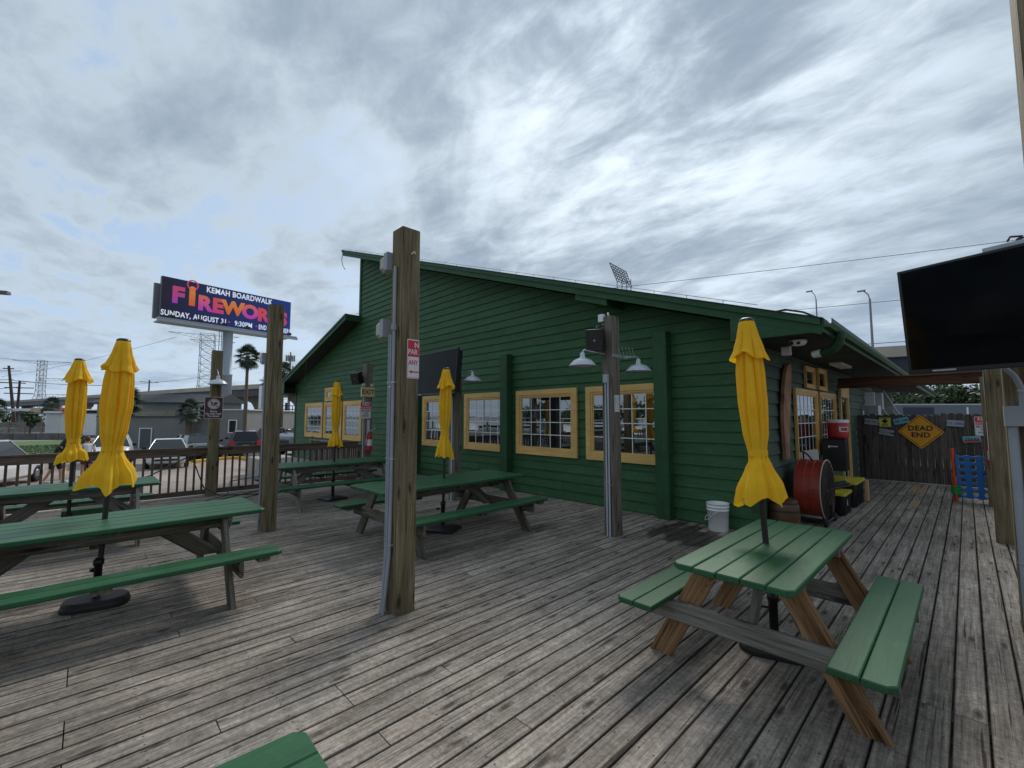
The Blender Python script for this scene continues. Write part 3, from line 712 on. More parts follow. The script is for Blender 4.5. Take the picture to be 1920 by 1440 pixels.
# post four: twin conduits, junction, caps
conduit(P4, [(-0.03, -0.105, 0), (-0.03, -0.105, 2.18)], 0.013, m=LPOLE, clips=[(-0.03, -0.105, 0.75), (-0.03, -0.105, 1.75)])
conduit(P4, [(0.012, -0.105, 0), (0.012, -0.105, 2.18)], 0.013, m=LPOLE, clips=[(0.012, -0.105, 0.72), (0.012, -0.105, 1.70)])
MB().cbox(0.075, 0.05, 0.12, 0.004).build('junction_box', LPOLE, P4, loc=(-0.01, -0.118, 2.24))
MB().b2((-0.13, -0.12, 3.09), (-0.05, -0.055, 3.2)).build('white_cap', WPL, P4)
MB().lathe([(0.02, -0.008), (0.028, 0), (0.02, 0.008), (0.012, 0), (0.02, -0.008)], 12, T((0.0, -0.05, 3.19)) @ Matrix.Rotation(R(90), 4, 'Y')).build('eye_bolt', WPL, P4)
nt_ = MB().cbox(0.12, 0.004, 0.24, 0.001).build('paper_notice', SIGNW, P4); nt_.matrix_local = T((0.0945, -0.005, 1.88)) @ RZ(math.pi / 2)
mb = MB()
for i in range(9):
    for j in range(2): mb.b2((-0.045 + j * .05, -0.0035, 0.09 - i * .022), (-0.045 + j * .05 + random.uniform(.015, .035), -0.0022, 0.096 - i * .022))
mb.build('notice_marks', INK, nt_)
# exit post: conduit and faded strip
conduit(P5, [(0.0, -0.105, 0), (0.0, -0.105, 2.4)], 0.016, m=LPOLE)
MB().b2((0.0935, -0.045, 1.0), (0.097, 0.035, 1.6)).build('faded_strip', SIGNP, P5)
conduit(P6, [(0.03, -0.11, 0), (0.03, -0.11, 2.1)], 0.016, m=LPOLE)
# right posts
EB = thing('electrical_box', 'pale grey electrical box with two down conduits on the right post', 'electrical box', (0.315, 5.40, 0))
MB().b2((-0.105, -0.13, 1.62), (0.12, -0.003, 1.78)).build('box', GREYP, EB)
conduit(EB, [(-0.06, -0.07, 0.0), (-0.06, -0.07, 1.62)], 0.03, m=GREYP, clips=[(-0.06, -0.07, 0.55)]); conduit(EB, [(0.03, -0.07, 0.0), (0.03, -0.07, 1.62)], 0.03, m=GREYP)
conduit(EB, [(-0.0, -0.07, 1.78), (-0.0, -0.07, 1.92), (-0.03, -0.06, 2.02), (-0.10, -0.05, 2.12), (-0.17, -0.04, 2.19)], 0.02, m=GREYP, clips=[(0, -0.07, 1.9)])
for (y0, z0, z1, m_) in ((8.93, 2.0, 2.32, GALV), (8.97, 1.22, 1.62, SIGNP)):
    MB().b2((0.19 - .004, y0 - 0.09, z0), (0.1925 - .002, y0 - 0.0, z1)).build('pale_strip', m_).location = (0, 0, 0)
tag(bpy.data.objects['pale_strip'], 'grey metal strip fixed high on the right hand post', 'strip'); tag(bpy.data.objects['pale_strip.001'], 'pinkish faded strip fixed low on the right hand post', 'strip')
MB().cbox(0.12, 0.16, 0.13, 0.01).build('wood_block', NEWB, PA, loc=(-0.14, -0.03, 2.42))
# ---------------------------------------------------------------- cross beam, fence with its signs
bm = thing('cross_beam', 'red brown wooden cross beam running from the eave to the right post', 'beam')
beam('beam', (-2.05, 12.6, 2.44), (0.45, 12.6, 2.44), 0.09, 0.2, BEAMW, bm)
beam('cap_board', (-2.05, 12.6, 2.556), (0.45, 12.6, 2.556), 0.16, 0.03, BEAMW, bm)
F = thing('board_fence', 'dark weathered vertical board fence with dog eared tops closing the walkway', 'fence', (0, 15.3, 0))
x = -2.12; i = 0
while x < 1.5:
    w = 0.135 + random.uniform(-.004, .004); h = 1.74 + random.uniform(-.03, .03)
    pts = [(-w / 2, 0.01), (w / 2, 0.01), (w / 2, h - 0.04), (w / 2 - 0.03, h), (-w / 2 + 0.03, h), (-w / 2, h - 0.04)]
    mb = MB().prism(pts, 1, -0.011, 0.011); mapv(mb, Matrix.Rotation(R(90), 4, 'Y'))
    o = mb.build('fence_board', FENCW, F); o.matrix_local = T((x + w / 2, random.uniform(-.004, .004) + (0.025 if i in (1, 2) else 0) * -1, 0)) @ Matrix.Rotation(R(-90), 4, 'Y'); x += w + 0.003; i += 1
for z in (0.35, 1.45): beam('rail', (-2.12, 0.045, z), (1.5, 0.045, z), 0.04, 0.09, FENCW, F)
MB().tube([(-1.93, -0.04, 1.22), (-1.93, -0.05, 1.1), (-1.93, -0.04, 0.95)], [0.02, 0.028, 0.018], 6).build('gate_handle', BLK, F)
MB().tube([(-1.97, -0.03, 1.74), (-1.97, -0.03, 1.84)], 0.03, 8).build('gate_post_cap', GALV, F)
YF = 15.3 - 0.035
def sign_thing(name, label, loc, normal, w, h, m, r=0.02, roll=0, border=None, bm_=None, t=0.003, cat='sign'):
    s = thing(name, label, cat); s.matrix_world = face(loc, normal, roll=roll)
    plate('panel', w, h, t, m, s, r=r)
    if border:
        plate('border', w - border * 2, h - border * 2, 0.0006, bm_[0], s, T((0, 0, t)), max(r - border, 0.002)); plate('field', w - border * 3.2, h - border * 3.2, 0.0006, bm_[1], s, T((0, 0, t + 0.0008)), max(r - border * 1.5, 0.002))
    return s
S = (0, -1, 0)
ds = thing('dead_end_sign', 'yellow diamond DEAD END road sign hung on the board fence', 'sign'); ds.matrix_world = face((-0.835, YF - 0.01, 1.30), S, roll=R(45))
plate('panel', 0.62, 0.62, 0.003, SIGNY, ds, r=0.04)
q = MB(); a = 0.285
for i in range(4):
    mm = RZ(i * math.pi / 2); b_ = MB().b2((-a + .01, a - 0.012, 0.0032), (a - .01, a, 0.0044)); mapv(b_, mm); q.add(b_.v, b_.f)
q.build('border', MAROON, ds)
text('DEAD', 0.17, MAROON, ds, RZ(-R(45)) @ T((0, 0.085, 0.0035)), off=0.038, sx=1.0, sp=1.08); text('END', 0.17, MAROON, ds, RZ(-R(45)) @ T((0, -0.085, 0.0035)), off=0.038, sx=1.0, sp=1.08)
PLB = mat('plate teal', (0.15, 0.42, 0.50), 0.4)
PLW = mat('plate grey white', (0.36, 0.38, 0.40), 0.45)
PLR = mat('plate red', (0.45, 0.06, 0.04), 0.45)
def lplate(label, x, z, roll, base, txt, ink, top=None):
    s = thing('licence_plate', label, 'licence plate', group='licence plates nailed to the board fence'); s.matrix_world = face((x, YF - 0.012, z), S, roll=R(roll))
    plate('panel', 0.305, 0.152, 0.002, base, s, r=0.015)
    if top: MB().b2((-0.14, -0.066, 0.0022), (0.14, -0.01, 0.003)).build('stripe', top, s)
    text(txt, 0.085, ink, s, T((0, -0.004, 0.0032)), off=0.015)
lplate('grey licence plate highest at the left end of the fence', -1.79, 1.545, -8, PLW, 'IDS·7912', mat('plate navy', (0.03, 0.05, 0.10), 0.5))
lplate('white licence plate lowest of those left of the yellow diamond', -1.50, 1.27, -12, PLW, 'TC1·13M', INK)
lplate('teal licence plate between the small yellow sign and the yellow diamond', -1.19, 1.575, 14, PLB, 'AK 100', INK)
lplate('pale licence plate right above the corner of the yellow diamond', -0.20, 1.52, -4, PLW, 'CY 3082', mat('plate blue', (0.06, 0.10, 0.28), 0.5))
lplate('red and blue licence plate right of the yellow diamond, below the red sign', 0.06, 1.145, 6, PLB, 'TEXAS', INK, PLR)
ys = sign_thing('small_yellow_sign', 'small pale yellow notice with black diamond mark on the fence', (-1.515, YF - 0.012, 1.535), S, 0.235, 0.24, LEMON, 0.006)
plate('diamond', 0.085, 0.085, 0.0006, INK, ys, T((0, 0.028, 0.0035)) @ Matrix.Scale(1.3, 4, (1, 0, 0)) @ RZ(R(45)), 0.004)
mb = MB()
for k in range(4): mb.b2((-0.075 + .01 * (k % 2), -0.05 - k * .017, 0.0032), (0.075 - .008 * k, -0.042 - k * .017, 0.004))
mb.b2((-0.09, 0.095, 0.0032), (0.09, 0.108, 0.004)); tag(mb.build('lettering', INK, ys), kind='stuff')
def alcohol(name, label, loc, normal, w=0.30, h=0.455):
    s = sign_thing(name, label, loc, normal, w, h, SIGNW, 0.03, border=0.008, bm_=(SIGNR, SIGNW))
    plate('red_field', w - 0.03, h * 0.40, 0.0012, SIGNR, s, T((0, h * 0.275, 0.0045)), 0.012)
    text('NO', 0.12 * w / .3, SIGNW, s, T((0, h * 0.36, 0.0065)), off=0.02); text('ALCOHOL', 0.062 * w / .3, SIGNW, s, T((0, h * 0.17, 0.0065)), off=0.02)
    for i, wd in enumerate(('BEYOND', 'THIS', 'POINT')): text(wd, 0.062 * w / .3, MAROON, s, T((0, -h * (0.03 + 0.155 * i), 0.0055)), off=0.02)
    return s
alcohol('no_alcohol_sign', 'red and white NO ALCOHOL sign at the right end of the fence', (0.27, YF - 0.012, 1.46), S)
alcohol('no_alcohol_sign', 'NO ALCOHOL BEYOND THIS POINT sign under the exit box', (-11.33 + 0.0925 + 0.004, 5.40, 1.85), (1, 0, 0), 0.31, 0.44)
# brown birds sign
bs = sign_thing('birds_sign', 'brown sign with crossed out bird, Please Do Not Feed The Birds', (-11.40 + 0.098, 1.975, 1.875), (1, 0, 0), 0.34, 0.47, SIGNW, 0.03)
plate('brown_field', 0.325, 0.455, 0.0012, SIGNB, bs, T((0, 0, 0.0032)), 0.025)
def disc(r0, r1, z, m, name):
    n = 32; mb = MB(); vs = []
    for k in range(n):
        a = 2 * math.pi * k / n; vs += [(r0 * math.cos(a), r0 * math.sin(a), z), (r1 * math.cos(a), r1 * math.sin(a), z)]
    mb.add(vs, [(2 * k, 2 * k + 1, (2 * k + 3) % (2 * n), (2 * k + 2) % (2 * n)) for k in range(n)]); return mb
o = disc(0.0, 0.092, 0.0048, SIGNP, 'd').build('symbol_disc', SIGNP, bs); o.location = (0, 0.085, 0)
o = disc(0.098, 0.112, 0.0048, SIGNP, 'd').build('symbol_ring', SIGNP, bs); o.location = (0, 0.085, 0)
q = MB().prism([(0.0, 0.02), (0.03, 0.045), (0.06, 0.03), (0.075, -0.005), (0.01, -0.01)], 2, 0.0052, 0.006); q.prism([(-0.06, 0.01), (-0.035, 0.03), (-0.03, 0.0), (-0.045, -0.03)], 2, 0.0052, 0.006).prism([(-0.03, -0.01), (0.02, -0.035), (-0.01, -0.05), (-0.04, -0.03)], 2, 0.0052, 0.006)
o = q.build('bird_mark', SIGNB, bs); o.location = (0, 0.085, 0)
q = MB().b2((-0.1, -0.008, 0.0062), (0.1, 0.008, 0.007)); o = q.build('slash', SIGNB, bs); o.matrix_local = T((0, 0.085, 0)) @ RZ(R(-42))
for i, wd in enumerate(('Please', 'Do Not Feed', 'The Birds!')): text(wd, 0.052, SIGNW, bs, T((0, -0.075 - i * 0.052, 0.0048)), off=0.02)
# no parking sign wrapped round the edge of the centre post
npk = thing('no_parking_sign', 'red and white no parking sign bent round the edge of the centre post', 'sign'); npk.matrix_world = face((-3.555 + 0.0955, 2.1015, 2.215), (1, 0, 0))
# local x = +Y world, local y = up
ww = 0.122
plate('panel', ww, 0.355, 0.002, SIGNW, npk, r=0.004)
MB().b2((ww / 2, -0.175, -0.10), (ww / 2 + 0.002, 0.175, 0.002)).build('bent_side', SIGNW, npk)
MB().b2((-ww / 2 + 0.010, 0.02, 0.0022), (ww / 2, 0.168, 0.003)).build('red_field', SIGNR, npk)
q = MB(); 
for (x0, y0, x1, y1) in ((-ww / 2 + 0.006, -0.170, -ww / 2 + 0.009, 0.172), (-ww / 2 + 0.006, -0.170, ww / 2, -0.167)): q.b2((x0, y0, 0.0022), (x1, y1, 0.003))
q.prism([(-0.045, -0.118), (-0.012, -0.100), (-0.012, -0.112), (ww / 2, -0.112), (ww / 2, -0.124), (-0.012, -0.124), (-0.012, -0.136)], 2, 0.0022, 0.003)
q.build('red_marks', SIGNR, npk)
text('N', 0.066, SIGNW, npk, T((0.036, 0.125, 0.0035)), off=0.02); text('PAR', 0.066, SIGNW, npk, T((-0.0045, 0.062, 0.0035)), off=0.02, sx=0.84); text('ANY', 0.062, SIGNR, npk, T((0.002, -0.035, 0.0028)), off=0.015, sx=0.75)
# ---------------------------------------------------------------- lamps, speakers, exit box, extinguishers, televisions
def barn_lamp(label, base, tip, r=0.17):
    """arm from base (on the post) to tip; shade hangs from tip"""
    t = thing('barn_lamp', label, 'lamp', base, group='barn lamps on the posts'); d = Vector(tip) - Vector(base)
    MB().tube([(0, 0, 0), d * 0.5, d * 0.9, d * 0.98 + Vector((0, 0, -0.015)), d + Vector((0, 0, -0.05))], 0.012, 8).build('arm', GALV, t)
    prof = [(0.018, -0.035), (0.032, -0.045), (0.034, -0.085), (0.045, -0.115), (0.05, -0.12), (0.085, -0.128), (0.125, -0.148), (0.155, -0.178), (0.178, -0.205), (0.192, -0.222), (0.192, -0.230), (0.17, -0.21), (0.12, -0.165), (0.03, -0.135)]
    MB().lathe(prof, 28).build('shade', ENAM, t, loc=d)
    MB().lathe([(0.0, -0.14), (0.03, -0.145), (0.035, -0.18), (0.0, -0.205)], 12).build('bulb', WHITE, t, loc=d)
    return t
barn_lamp('pale barn lamp left of the post in front of the windows', (-3.63, 5.40, 2.60), (-3.68, 4.93, 2.62)); 
barn_lamp('pale barn lamp right of the post in front of the windows', (-3.55, 5.62, 2.56), (-3.42, 5.98, 2.60))
barn_lamp('barn lamp right of the wall television', (-7.28, 5.60, 2.58), (-6.88, 5.55, 2.62))
barn_lamp('barn lamp above the brown birds sign', (-11.31, 2.0, 2.72), (-11.12, 2.0, 2.60))
q = MB(); 
for k in range(5): q.tube([(-3.50 + .02 * k, 5.62 + .06 * k, 2.58), (-3.51 + .02 * k, 5.58 + .06 * k, 2.72)], 0.003, 4)
q.b2((-3.505, 5.40, 2.55), (-3.50, 5.80, 2.60)); tag(q.build('bird_spikes', GALV), 'row of bird spikes on the lamp bracket', 'bird spikes')
def speaker(label, loc, rz, tilt):
    t = thing('speaker', label, 'speaker', loc, rot=(tilt, 0, rz), group='black box speakers on the posts')
    MB().cbox(0.24, 0.2, 0.32, 0.01).build('cabinet', BLK, t); MB().b2((-0.105, -0.106, -0.145), (0.105, -0.101, 0.145)).build('grille', BLKM, t)
    MB().b2((-0.012, -0.109, -0.01), (0.012, -0.107, 0.014)).build('badge', GALV, t); MB().tube([(0.0, 0.1, 0), (0.05, 0.2, -0.02)], 0.02, 8).build('bracket', BLKM, t)
    MB().tube([(0.0, 0.0, 0.16), (0.02, 0.06, 0.2), (0.12, 0.16, 0.19)], 0.008, 6).build('cable', WIRE, t)
speaker('black speaker on the lamp post in front of the windows', (-3.70, 5.28, 2.80), R(25), R(12))
speaker('black speaker above the exit box', (-11.38, 5.20, 2.72), R(30), R(20))
ex = thing('exit_box', 'cream EXIT box with two small lamps on the dark post', 'exit sign', (-11.225, 5.44, 2.34), rot=(0, 0, R(90)))
MB().cbox(0.36, 0.06, 0.26, 0.01).build('box', EXITP, ex); text('EXIT', 0.17, MAROON, ex, face((0, -0.031, 0), (0, -1, 0)), off=0.02, ex=0.002)
for s_ in (-0.12, 0.12): MB().lathe([(0.0, -0.04), (0.045, -0.03), (0.055, 0.02), (0.04, 0.03), (0, 0.03)], 12, T((s_, -0.0, 0.185)) @ Matrix.Rotation(R(80), 4, 'X')).build('lamp_head', IVORY, ex)
def extinguisher(label, loc, s=1.0):
    t = thing('fire_extinguisher', label, 'fire extinguisher', loc, group='red fire extinguishers')
    MB().lathe([(0, 0), (0.07 * s, 0), (0.075 * s, 0.02), (0.075 * s, 0.34 * s), (0.06 * s, 0.39 * s), (0.025 * s, 0.42 * s), (0.02 * s, 0.45 * s)], 18).build('cylinder', RED, t)
    MB().lathe([(0.0765 * s, 0.12 * s), (0.0765 * s, 0.27 * s)], 18).build('label_band', SIGNW, t)
    q = MB().tube([(0, 0, .44 * s), (0, 0, .48 * s)], 0.02 * s, 8); q.tube([(0, 0, .47 * s), (0.05 * s, .06 * s, .50 * s), (0.08 * s, .12 * s, .53 * s)], 0.01 * s, 6); q.tube([(0, 0, .47 * s), (0.03 * s, .09 * s, .46 * s)], 0.008 * s, 6); q.build('handle', GALV, t)
    MB().tube([(0, 0, .45 * s), (0.05 * s, -.06 * s, .40 * s), (0.04 * s, -.085 * s, .2 * s), (0.03 * s, -.08 * s, .1 * s)], 0.010 * s, 6).build('hose', BLK, t)
extinguisher('red fire extinguisher on the exit post behind the far table', (-11.16, 5.48, 0.78), 1.1); extinguisher('red fire extinguisher on the fence behind the blue game board', (0.32, 12.18, 0.75), 1.1)
def tv(label, loc, rot, w=1.46, h=0.86, arm=(0, 0.5, 0), deep=0.11):
    t = thing('television', label, 'television', loc, rot=rot)
    MB().cbox(w, 0.05, h, 0.006).build('bezel', BLK, t); MB().b2((-w / 2 + .02, -0.0275, -h / 2 + .035), (w / 2 - .02, -0.0255, h / 2 - .02)).build('screen', SCREEN, t)
    MB().cbox(w * .93, deep, h * .92, 0.02, c=(0, 0.025 + deep / 2, 0)).build('back_shell', BLK, t)
    MB().b2((-w / 2 + .15, -0.029, -h / 2 + .012), (-w / 2 + .29, -0.0255, -h / 2 + .024)).build('badge', GALV, t)
    MB().b2((-0.2, 0.14, -0.2), (0.2, 0.16, 0.2)).tube([(0, 0.15, 0), arm], 0.03, 8).build('wall_bracket', BLKM, t)
    return t
tv('wall mounted black television behind the middle umbrella', (-7.50, 5.10, 2.575), (R(-5), 0, R(-2)), 1.5, 0.90, (0.1, 0.36, 0))
rt = tv('large black television on a post cut by the right edge', (0.39, 4.68, 2.475), (R(7), 0, R(-16)), 1.48, 0.86, (-0.05, 0.8, -0.1))
q = MB().b2((-0.24, 0.0, 0.434), (0.12, 0.09, 0.46)); q.build('top_bar', GALV, rt)
MB().tube([(-0.12, 0.04, 0.475), (-0.1, 0.02, 0.50), (-0.05, 0.05, 0.49), (-0.08, 0.06, 0.475), (0.0, 0.03, 0.48), (0.06, 0.04, 0.478)], 0.008, 6).build('cable', WIRE, rt)
q = MB().tube([(-7.3, 5.15, 2.12), (-7.28, 5.05, 1.98), (-7.1, 5.05, 1.93), (-6.95, 5.12, 2.05), (-6.9, 5.15, 2.12)], 0.006, 5); tag(q.build('hanging_cable', WIRE), 'thin cable hanging in a loop under the wall television', 'cable')

# ---------------------------------------------------------------- railings
def railing(label, x0, y0, x1, y1, top=1.03, z0=0.0, RAILW=RAILW):
    t = thing('railing', label, 'railing', (x0, y0, z0), rz=math.atan2(y1 - y0, x1 - x0)); L = math.hypot(x1 - x0, y1 - y0)
    n = max(1, round(L / 3.66))
    for i in range(n):
        a, b = L * i / n, L * (i + 1) / n - 0.004
        beam('cap_rail', (a, 0, top - 0.018), (b, 0, top - 0.018), 0.14, 0.036, RAILW, t)
        beam('side_rail', (a, 0.03, top - 0.107), (b, 0.03, top - 0.107), 0.036, 0.135, RAILW, t)
        beam('bottom_rail', (a, 0.03, 0.085), (b, 0.03, 0.085), 0.036, 0.10, RAILW, t)
    m_ = MB().cbox(top - 0.09, 0.04, 0.036, 0.003).mesh('baluster', RAILW); x = 0.1
    while x < L - 0.05:
        o = bpy.data.objects.new('baluster', m_); link(o, t); o.matrix_local = T((x, -0.008, (top - 0.03) / 2 + 0.01)) @ Matrix.Rotation(R(-90), 4, 'Y') @ Matrix.Rotation(random.uniform(-.015, .015), 4, 'Z'); x += 0.1395
    return t
railing('long brown wooden railing with square balusters along the parking lot side', -11.47, 5.30, -11.47, -5.4)
railing('wooden railing with square balusters along the harbour side', -11.4, -5.48, 1.2, -5.48)
railing('wooden railing with square balusters along the right edge of the deck', 1.16, -5.4, 1.16, 15.2)
rl = railing('dense wooden railing of the ramp running beside the restaurant wall', -15.2, 5.45, -11.7, 5.45, 0.93, 0, GREYW)
beam('newel_post', (0.0, 0, -0.7), (0.0, 0, 1.02), 0.1, 0.1, GREYW, rl, up=(0, 1, 0))
rl2 = railing('second ramp railing behind the dense one', -15.2, 5.75, -11.7, 5.75, 0.90, 0, GREYW)
for i in range(26):
    o = beam('walkway_board', (-15.2, 0, 0), (-11.58, 0, 0), 0.138, 0.036, GREYW, rl); o.matrix_local = T((1.8, 0.05 + i * 0.0645 * 1 + 0.0, -0.02)) if False else o.matrix_local
    bpy.data.objects.remove(o)
rp = thing('entry_ramp', 'short board ramp leading to the deck beside the restaurant', 'ramp')
for i in range(11): beam('ramp_board', (-15.2, 5.52 + i * 0.144, -0.02), (-11.56, 5.52 + i * 0.144, -0.02), 0.138, 0.036, GREYW, rp)

# ---------------------------------------------------------------- picnic tables
def top_plank(L, W, h, cut, ch=0.006):
    """cut = (+1/-1 side whose corners are clipped, or 0)"""
    l, w = L / 2, W / 2; c = 0.035
    if cut > 0: p = [(-l, -w), (l, -w), (l, w - c), (l - c, w), (-l + c, w), (-l, w - c)]
    elif cut < 0: p = [(-l, w), (-l, -w + c), (-l + c, -w), (l - c, -w), (l, -w + c), (l, w)]
    else: p = [(-l, -w), (l, -w), (l, w), (-l, w)]
    n = len(p); sx, sy = (l - ch) / l, (w - ch) / w
    q = [(x * sx, y * sy) for x, y in p]
    vs = [(x, y, -h / 2 + 0.0) for x, y in q] + [(x, y, -h / 2 + ch) for x, y in p] + [(x, y, h / 2 - ch) for x, y in p] + [(x, y, h / 2) for x, y in q]
    fs = [tuple(range(n - 1, -1, -1)), tuple(range(3 * n, 4 * n))]
    for r_ in range(3): fs += [(r_ * n + i, r_ * n + (i + 1) % n, (r_ + 1) * n + (i + 1) % n, (r_ + 1) * n + i) for i in range(n)]
    return MB().add(vs, fs)
def slant(name, pa, pb, w, t, m, parent, plane='X'):
    """board from pa to pb (2D in X-Z, at y) with level-cut ends; plane gives the in-plane horizontal axis"""
    a = Vector(pa); b = Vector(pb); M, L = axes(a, b, (0, 1, 0) if plane == 'X' else (1, 0, 0))
    d = (b - a).normalized(); hz = w / abs(d.z) / 2 if abs(d.z) > 0.25 else w / 2
    H = Vector((hz, 0, 0)) if plane == 'X' else Vector((0, hz, 0)); N = Vector((0, t / 2, 0)) if plane == 'X' else Vector((t / 2, 0, 0))
    vs = [p + s1 * H + s2 * N for p in (a, b) for s1 in (-1, 1) for s2 in (-1, 1)]
    Mi = M.inverted(); vs = [Mi @ v for v in vs]
    o = MB().add(vs, [(0, 1, 3, 2), (4, 6, 7, 5), (0, 4, 5, 1), (2, 3, 7, 6), (0, 2, 6, 4), (1, 5, 7, 3)]).build(name, m, parent); o.matrix_local = M; return o
def picnic(label, x, y, L, W, si, so_, legm, brm, foot, group, over=0.34, zt=0.762, rz=0.0, wide=False):
    t = thing('picnic_table', label, 'picnic table', (x, y, 0), rz=rz, group=group)
    n = 5; g = 0.007; pw = (W - g * (n - 1)) / n; r90 = RZ(math.pi / 2)
    for i in range(n):
        xo = -W / 2 + pw / 2 + i * (pw + g); cut = 1 if i == 0 else (-1 if i == n - 1 else 0)
        o = top_plank(L + random.uniform(-.006, .006), pw, 0.038, cut).build('top_board', GTOP, t); o.matrix_local = T((xo, 0, zt - 0.019 + random.uniform(-.0015, .0015))) @ r90 @ Matrix.Rotation(random.uniform(-.006, .006), 4, 'X')
    sw = (so_ - si - 0.006) / 2
    for s in (-1, 1):
        for k in (0, 1):
            xo = s * (si + sw / 2 + k * (sw + 0.006)); o = top_plank(L + 0.06, sw, 0.038, (-s if k else 0), 0.006).build('seat_board', GTOP, t)
            o.matrix_local = T((xo, 0, 0.431)) @ r90 @ Matrix.Rotation(random.uniform(-.006, .006), 4, 'X')
    zb = zt - 0.039; lw = 0.14
    for e in (-1, 1):
        ye = e * (L / 2 - over)
        for s in (-1, 1):
            slant('leg', (s * foot, ye, 0.0), (s * (W / 2 - 0.13), ye, zb), lw, 0.038, legm, t)
        beam('seat_support', (-so_ + 0.02, ye + e * 0.039, 0.34), (so_ - 0.02, ye + e * 0.039, 0.34), 0.038, 0.14, brm, t, ch=0.012)
        beam('top_cleat', (-W / 2 + 0.03, ye - e * 0.039 * (-1 if wide else 1), zb - 0.045), (W / 2 - 0.03, ye - e * 0.039 * (-1 if wide else 1), zb - 0.045), 0.038, 0.088, brm, t)
        mb = MB()
        for s in (-1, 1):
            for dx in (-0.03, 0.04):
                xb = s * (foot - 0.34 / zb * (foot - W / 2 + 0.13)) + dx; mb.lathe([(0, 0.003), (0.010, 0.002), (0.011, 0)], 8, T((xb, ye + e * 0.0585, 0.345)) @ Matrix.Rotation(R(90 * -e * -1), 4, 'X'))
        mb.build('bolts', GALV, t)
        # diagonal brace from the seat support to the middle of the top
        slant('brace', (0, ye - e * 0.03, 0.30), (0, e * (abs(ye) - 0.55 if wide else 0.2), zb - 0.0), 0.14 if wide else 0.088, 0.038, legm if wide else brm, t, plane='Y')
    mb = MB()
    for i in range(n):
        xo = -W / 2 + pw / 2 + i * (pw + g)
        for yy in (-(L / 2 - over), 0.04, L / 2 - over):
            for dx in (-pw * .26, pw * .26): mb.lathe([(0, 0.0009), (0.0055, 0.0008)], 6, T((xo + dx + random.uniform(-.006, .006), yy + random.uniform(-.006, .006), zt + 0.001)))
    o = mb.build('screw_head', GRIL, t); tag(o, kind='stuff')
    beam('centre_cleat', (-W / 2 + 0.06, 0.055, zb - 0.0195), (W / 2 - 0.06, 0.055, zb - 0.0195), 0.14, 0.038, brm, t, up=(0, 0, 1))
    for s in (-1, 1): beam('seat_cleat', (s * (si + 0.02), 0, 0.3915), (s * (so_ - 0.02), 0, 0.3915), 0.12, 0.038, brm, t)
    if wide:
        beam('long_rail', (0.20, -L / 2 + over, zb - 0.07), (0.20, L / 2 - over, zb - 0.07), 0.038, 0.10, legm, t)
    # end cleats under the seats
        for s in (-1, 1):
            for e in (-1, 1): beam('seat_cleat', (s * (si + 0.02), e * (L / 2 - 0.12), 0.3915), (s * (so_ - 0.02), e * (L / 2 - 0.12), 0.3915), 0.10, 0.038, legm, t)
    return t
GP = 'green topped picnic tables on the deck'
picnic('small green picnic table with fresh brown legs at the right foreground', -1.03, 3.635, 1.76, 0.68, 0.475, 0.745, BRNW, GREYW, 0.60, GP, over=0.33)
picnic('long green picnic table at the left edge with the big umbrella', -5.45, 0.15, 2.42, 0.90, 0.655, 0.935, LEGW, LEGW, 0.80, GP, wide=True)
picnic('long green picnic table behind the centre timber post', -5.45, 3.88, 2.50, 0.93, 0.655, 0.945, LEGW, LEGW, 0.83, GP, wide=True, rz=R(0.5))
picnic('far green picnic table beside the ramp railing and exit post', -9.10, 3.72, 2.46, 0.92, 0.66, 0.94, GREYW, LEGW, 0.82, GP, wide=True, rz=R(-1.5))
picnic('green picnic table nearest the long railing with the small umbrella', -8.45, -0.08, 1.80, 0.86, 0.64, 0.91, GREYW, GREYW, 0.78, GP, wide=True, over=0.25)
# freestanding bench in the very foreground
t = thing('bench', 'green painted board bench cut off by the bottom edge', 'bench', (-1.775, -0.25, 0), rz=R(-1.5))
for k, s in ((0, -1), (1, 1)):
    o = top_plank(1.88, 0.176, 0.038, 1 if s < 0 else -1).build('seat_board', GTOP, t); o.matrix_local = T((s * 0.0905, 0, 0.431)) @ RZ(math.pi / 2)
for e in (-1, 1):
    for s in (-1, 1): slant('leg', (s * 0.17, e * 0.6, 0), (s * 0.08, e * 0.6, 0.411), 0.09, 0.038, BRNW, t)
    beam('cleat', (-0.16, e * 0.64, 0.37), (0.16, e * 0.64, 0.37), 0.038, 0.08, GREYW, t)
beam('stretcher', (0, -0.6, 0.2), (0, 0.6, 0.2), 0.038, 0.088, GREYW, t)

